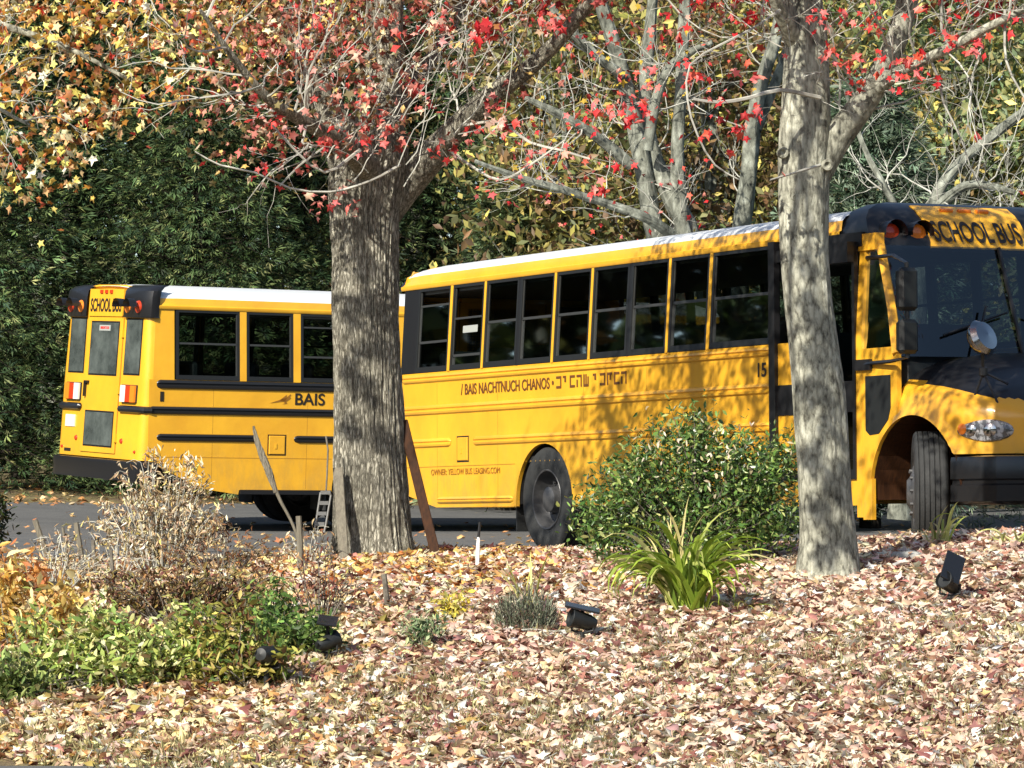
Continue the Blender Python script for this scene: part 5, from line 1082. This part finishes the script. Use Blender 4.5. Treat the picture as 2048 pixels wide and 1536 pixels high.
thicket(380, 1250, 360, 130, 110, 'dark brown wilted thicket above the bright green patches', leaves=16, cols=[(110, 84, 58), (140, 120, 70), (84, 64, 46), (130, 130, 76), (176, 156, 110), (96, 60, 50)], wts=(5, 4, 4, 3, 2, 2), sz=(.018, .036), stemcol='barkd', taper=.25)
thicket(640, 1240, 150, 170, 34, 'reddish brown dead flower stems at the foot of the broad trunk', leaves=9, cols=[(110, 66, 54), (140, 90, 70), (80, 50, 44), (170, 140, 100)], wts=(4, 3, 3, 2), stemcol='barkd')
thicket(620, 1140, 100, 90, 18, 'short straw stems just left of the broad trunk base', leaves=7, D=30.2)
thicket(110, 1240, 220, 120, 44, 'beige withered stems behind the orange-leaved shrub', leaves=10, D=28.6)
# individual stalks
def stalk(name, pts, D, label, head=None, m='wood', group=None, cat='dead stalk'):
    p, r = tpath(pts, D); b0 = p[0].copy(); b0.z = hz(b0.x, b0.y) if b0.y < 33 else b0.z; root = empty(name, b0, label, cat, group); p = [q-b0 for q in p]; p[0].z = min(p[0].z, -.02)
    t = B(); q = spline(p, .04); t.tube(q, list(np.interp(np.linspace(0, 1, len(q)), np.linspace(0, 1, len(r)), r)), 7); t.build('stem', M[m], root, smooth=True)
    if head:
        hp, hr = tpath(head, D); hp = [v-b0 for v in hp]; g = B(); bark_tube(g, hp, hr, 20, .012, .006, 6, 14, 2.2, 3); g.build('seed_head', M['wood'], root)
    return root
stalk('mullein_stalk', [(612, 1110, 7), (590, 1060, 6), (560, 1000, 6), (548, 970, 8)], 30.0, 'tall leaning furry seed spike in front of the left bus side', head=[(552, 985, 9), (538, 945, 15), (524, 910, 14), (512, 875, 9), (507, 852, 4)])
SG = 'cut dead stalks among the plants'
for (x, y0, x1, y1, w_, lab) in ((95, 1120, 70, 1040, 13, 'thick cut stalk at the far left of the stalks'), (165, 1130, 152, 1045, 12, 'thick cut stalk in front of the driveway, third from the left'), (135, 1110, 125, 1055, 7, 'thin cut stalk between the two thick ones'), (600, 1085, 597, 1032, 13, 'short pale cut stalk left of the broad trunk'),
        (228, 1185, 222, 1100, 8, 'dark upright stalk in front of the tall tan perennial'), (775, 1215, 768, 1148, 12, 'dark thin stalk standing on the leaves below the broad trunk'), (190, 1140, 186, 1080, 9, 'short dark stalk beside the tall tan perennial')):
    stalk('cut_stalk', [(x, y0+20, w_), (x, y0, w_), (x1, y1, w_*.9)], 29.8 if y0 < 1150 else gp(x, y0).y, lab, group=SG, m='wood' if 'pale' in lab or 'thick' in lab else 'barkd')
# leaning stake, plank, trellis, marker, stone
def beam(name, p0, p1, w_, d_, m, label, cat, D0, D1, parts=None):
    a = Vector(at(*p0, D0)); b = Vector(at(*p1, D1)); root = empty(name, a, label, cat); t = B(); ax = (b-a).normalized(); u = ax.cross(Vector((0, 1, 0))).normalized(); v = ax.cross(u)
    vs = [((e-a)+u*sx*w_/2+v*sy*d_/2) for e in (a-ax*.05, b) for sx, sy in ((-1, -1), (1, -1), (1, 1), (-1, 1))]
    t.add(vs, [(0, 1, 2, 3), (4, 5, 6, 7), (0, 1, 5, 4), (1, 2, 6, 5), (2, 3, 7, 6), (3, 0, 4, 7)]); o = t.build('board', M[m], root)
    md = o.modifiers.new('bevel', 'BEVEL'); md.width = .004; return root
beam('wooden_plank', (874, 1120), (806, 842), .075, .04, 'plank', 'reddish brown board leaning against the right side of the broad trunk', 'plank', 30.7, 31.0)
beam('wooden_stake', (687, 1110), (676, 937), .075, .05, 'wood', 'weathered grey stake standing against the left of the broad trunk', 'stake', 30.45, 30.7)
rt = empty('marker_stake', gp(955, 1138), 'thin white marker stake at the driveway edge right of the leaning plank', 'stake'); o_ = Vector(rt.location)
t = B(); a = Vector(at(954, 1140, o_.y))-o_; c = Vector(at(957, 1078, o_.y))-o_; t.tube([a-Vector((0, 0, .03)), a.lerp(c, .6), c, c+Vector((0, 0, .02))], [.012, .016, .012, .004], 8); t.build('post', M['stake'], rt, smooth=True)
t = B(); t.tube([c+Vector((0, 0, .015)), c+Vector((.01, 0, .125))], .010, 8); t.build('dark_tip', M['black'], rt)
rt = empty('garden_trellis', Vector(at(634, 1105, 30.6)), 'narrow metal garden trellis with rungs left of the broad trunk', 'trellis'); o_ = Vector(rt.location); t = B()
q = lambda x, y: Vector(at(x, y, 30.6))-o_
t.tube([q(652, 872), q(656, 900), q(654, 950), q(652, 985)], .007, 6); t.build('hook_rod', M['barkd'], rt)
t = B(); 
for l in (((641, 985), (632, 1045), (622, 1090), (620, 1112)), ((662, 990), (652, 1048), (640, 1100), (634, 1120))): t.tube([q(*p) for p in l], .009, 6)
for k in range(4): 
    a, b = q(641-k*4, 985+k*21), q(661-k*4, 990+k*21); t.box((min(a.x, b.x), a.y-.008, a.z-.014), (max(a.x, b.x), a.y+.008, a.z+.014))
t.tube([q(641, 985), q(651, 983), q(662, 990)], .009, 6); t.build('rungs', M['metal'], rt)
b_ = gp(1810, 1122); st = B(); ring = [(-.11, -.02), (-.07, -.07), (.02, -.08), (.10, -.05), (.13, .01), (.06, .07), (-.04, .08), (-.10, .05)]
st.add([(x, y, 0) for x, y in ring]+[(x*.95, y*.95, .05) for x, y in ring]+[(x*.75, y*.75, .068) for x, y in ring], [(i, (i+1) % 8, (i+1) % 8+8, i+8) for i in range(8)]+[(i+8, (i+1) % 8+8, (i+1) % 8+16, i+16) for i in range(8)]+[tuple(range(16, 24))])
so_ = st.build('flat_stone', M['stone']); so_.location = b_; tag(so_, 'flat grey stone on the bank just right of the pale trunk', 'stone')
# black landscape lamps
def spot_lamp(loc, aim, label, s=1.0, panel=False, nm='spotlight', ht=.115):
    r0 = empty(nm, loc, label, 'garden lamp', 'black garden lamps on the bank'); aim = Vector(aim).normalized(); c = Vector((0, 0, ht*s))
    t = B(); t.lathe([(.001, -.085*s), (.03*s, -.08*s), (.045*s, -.04*s), (.050*s, .03*s), (.056*s, .075*s), (.052*s, .078*s), (.045*s, .06*s), (.001, .058*s)], c, aim, 24); t.build('lamp_head', M['plastic'], r0, smooth=True)
    t = B(); d_ = ht-.115; t.tube([(0, 0, -.05), (0, 0, (.05+d_)*s)], .014*s, 8); t.tube([(-.06*s, 0, (.115+d_)*s), (-.06*s, 0, (.06+d_)*s), (0, 0, (.045+d_)*s), (.06*s, 0, (.06+d_)*s), (.06*s, 0, (.115+d_)*s)], .008*s, 6); t.build('bracket', M['plastic'], r0)
    if panel:
        t = B(); t.box((-.062*s, -.10*s, -.007), (.062*s, .10*s, .007), ch=.003); o = t.build('solar_panel', M['panel'], r0); o.matrix_local = panel
        t = B(); t.tube([(0, .02, .13*s), (panel[0][3], panel[1][3], panel[2][3])], .012, 6); t.build('panel_arm', M['plastic'], r0)
    return r0
M['panel'] = mat('solar_panel_black', (.010, .011, .013), .25, spec=.6)
Lg = Matrix.Translation((.02, -.01, .245)) @ Matrix.Rotation(R(38), 4, 'Y') @ Matrix.Rotation(R(55), 4, 'X') @ Matrix.Rotation(R(15), 4, 'Z')
spot_lamp(gp(1900, 1207), (-.5, -.6, .35), 'black solar spotlight with tilted panel on the leaves at the right', 1.15, Lg)
Lg = Matrix.Translation((.0, .0, .215)) @ Matrix.Rotation(R(12), 4, 'Y') @ Matrix.Rotation(R(10), 4, 'X') @ Matrix.Rotation(R(90), 4, 'Z')
spot_lamp(gp(1165, 1283), (-.9, -.35, .25), 'black solar spotlight lying low beside the grey lavender', 1.15, Lg)
Lg = Matrix.Translation((.0, .0, .25)) @ Matrix.Rotation(R(8), 4, 'Y') @ Matrix.Rotation(R(75-60), 4, 'X')
spot_lamp(gp(655, 1322), (.7, .5, .3), 'black lamp with a flat grey top among the stems left of centre', 1.0, Lg)
spot_lamp(gp(533, 1380), (.3, .9, -.1), 'round dark lamp head low at the front of the green leafy patches', 1.25, ht=.165)
# dark shrub at the left frame edge
x = (-35-1024)*pm(33.0); r0 = plant('dark_shrub', Vector((x, 32.6, hz(x, 32.6))), 'dark evergreen shrub cut by the left frame edge beside the driveway', 'shrub'); u = pm(33)
shoots('d', r0, 260, .1, [(0, 0, 110*u, 62*u, .4, 110*u), (-20*u, 0, 60*u, 75*u, .4, 60*u)], 16, (.02, .04), [(40, 56, 28), (56, 74, 36), (30, 42, 26), (110, 90, 40)], [4, 4, 3, 1])
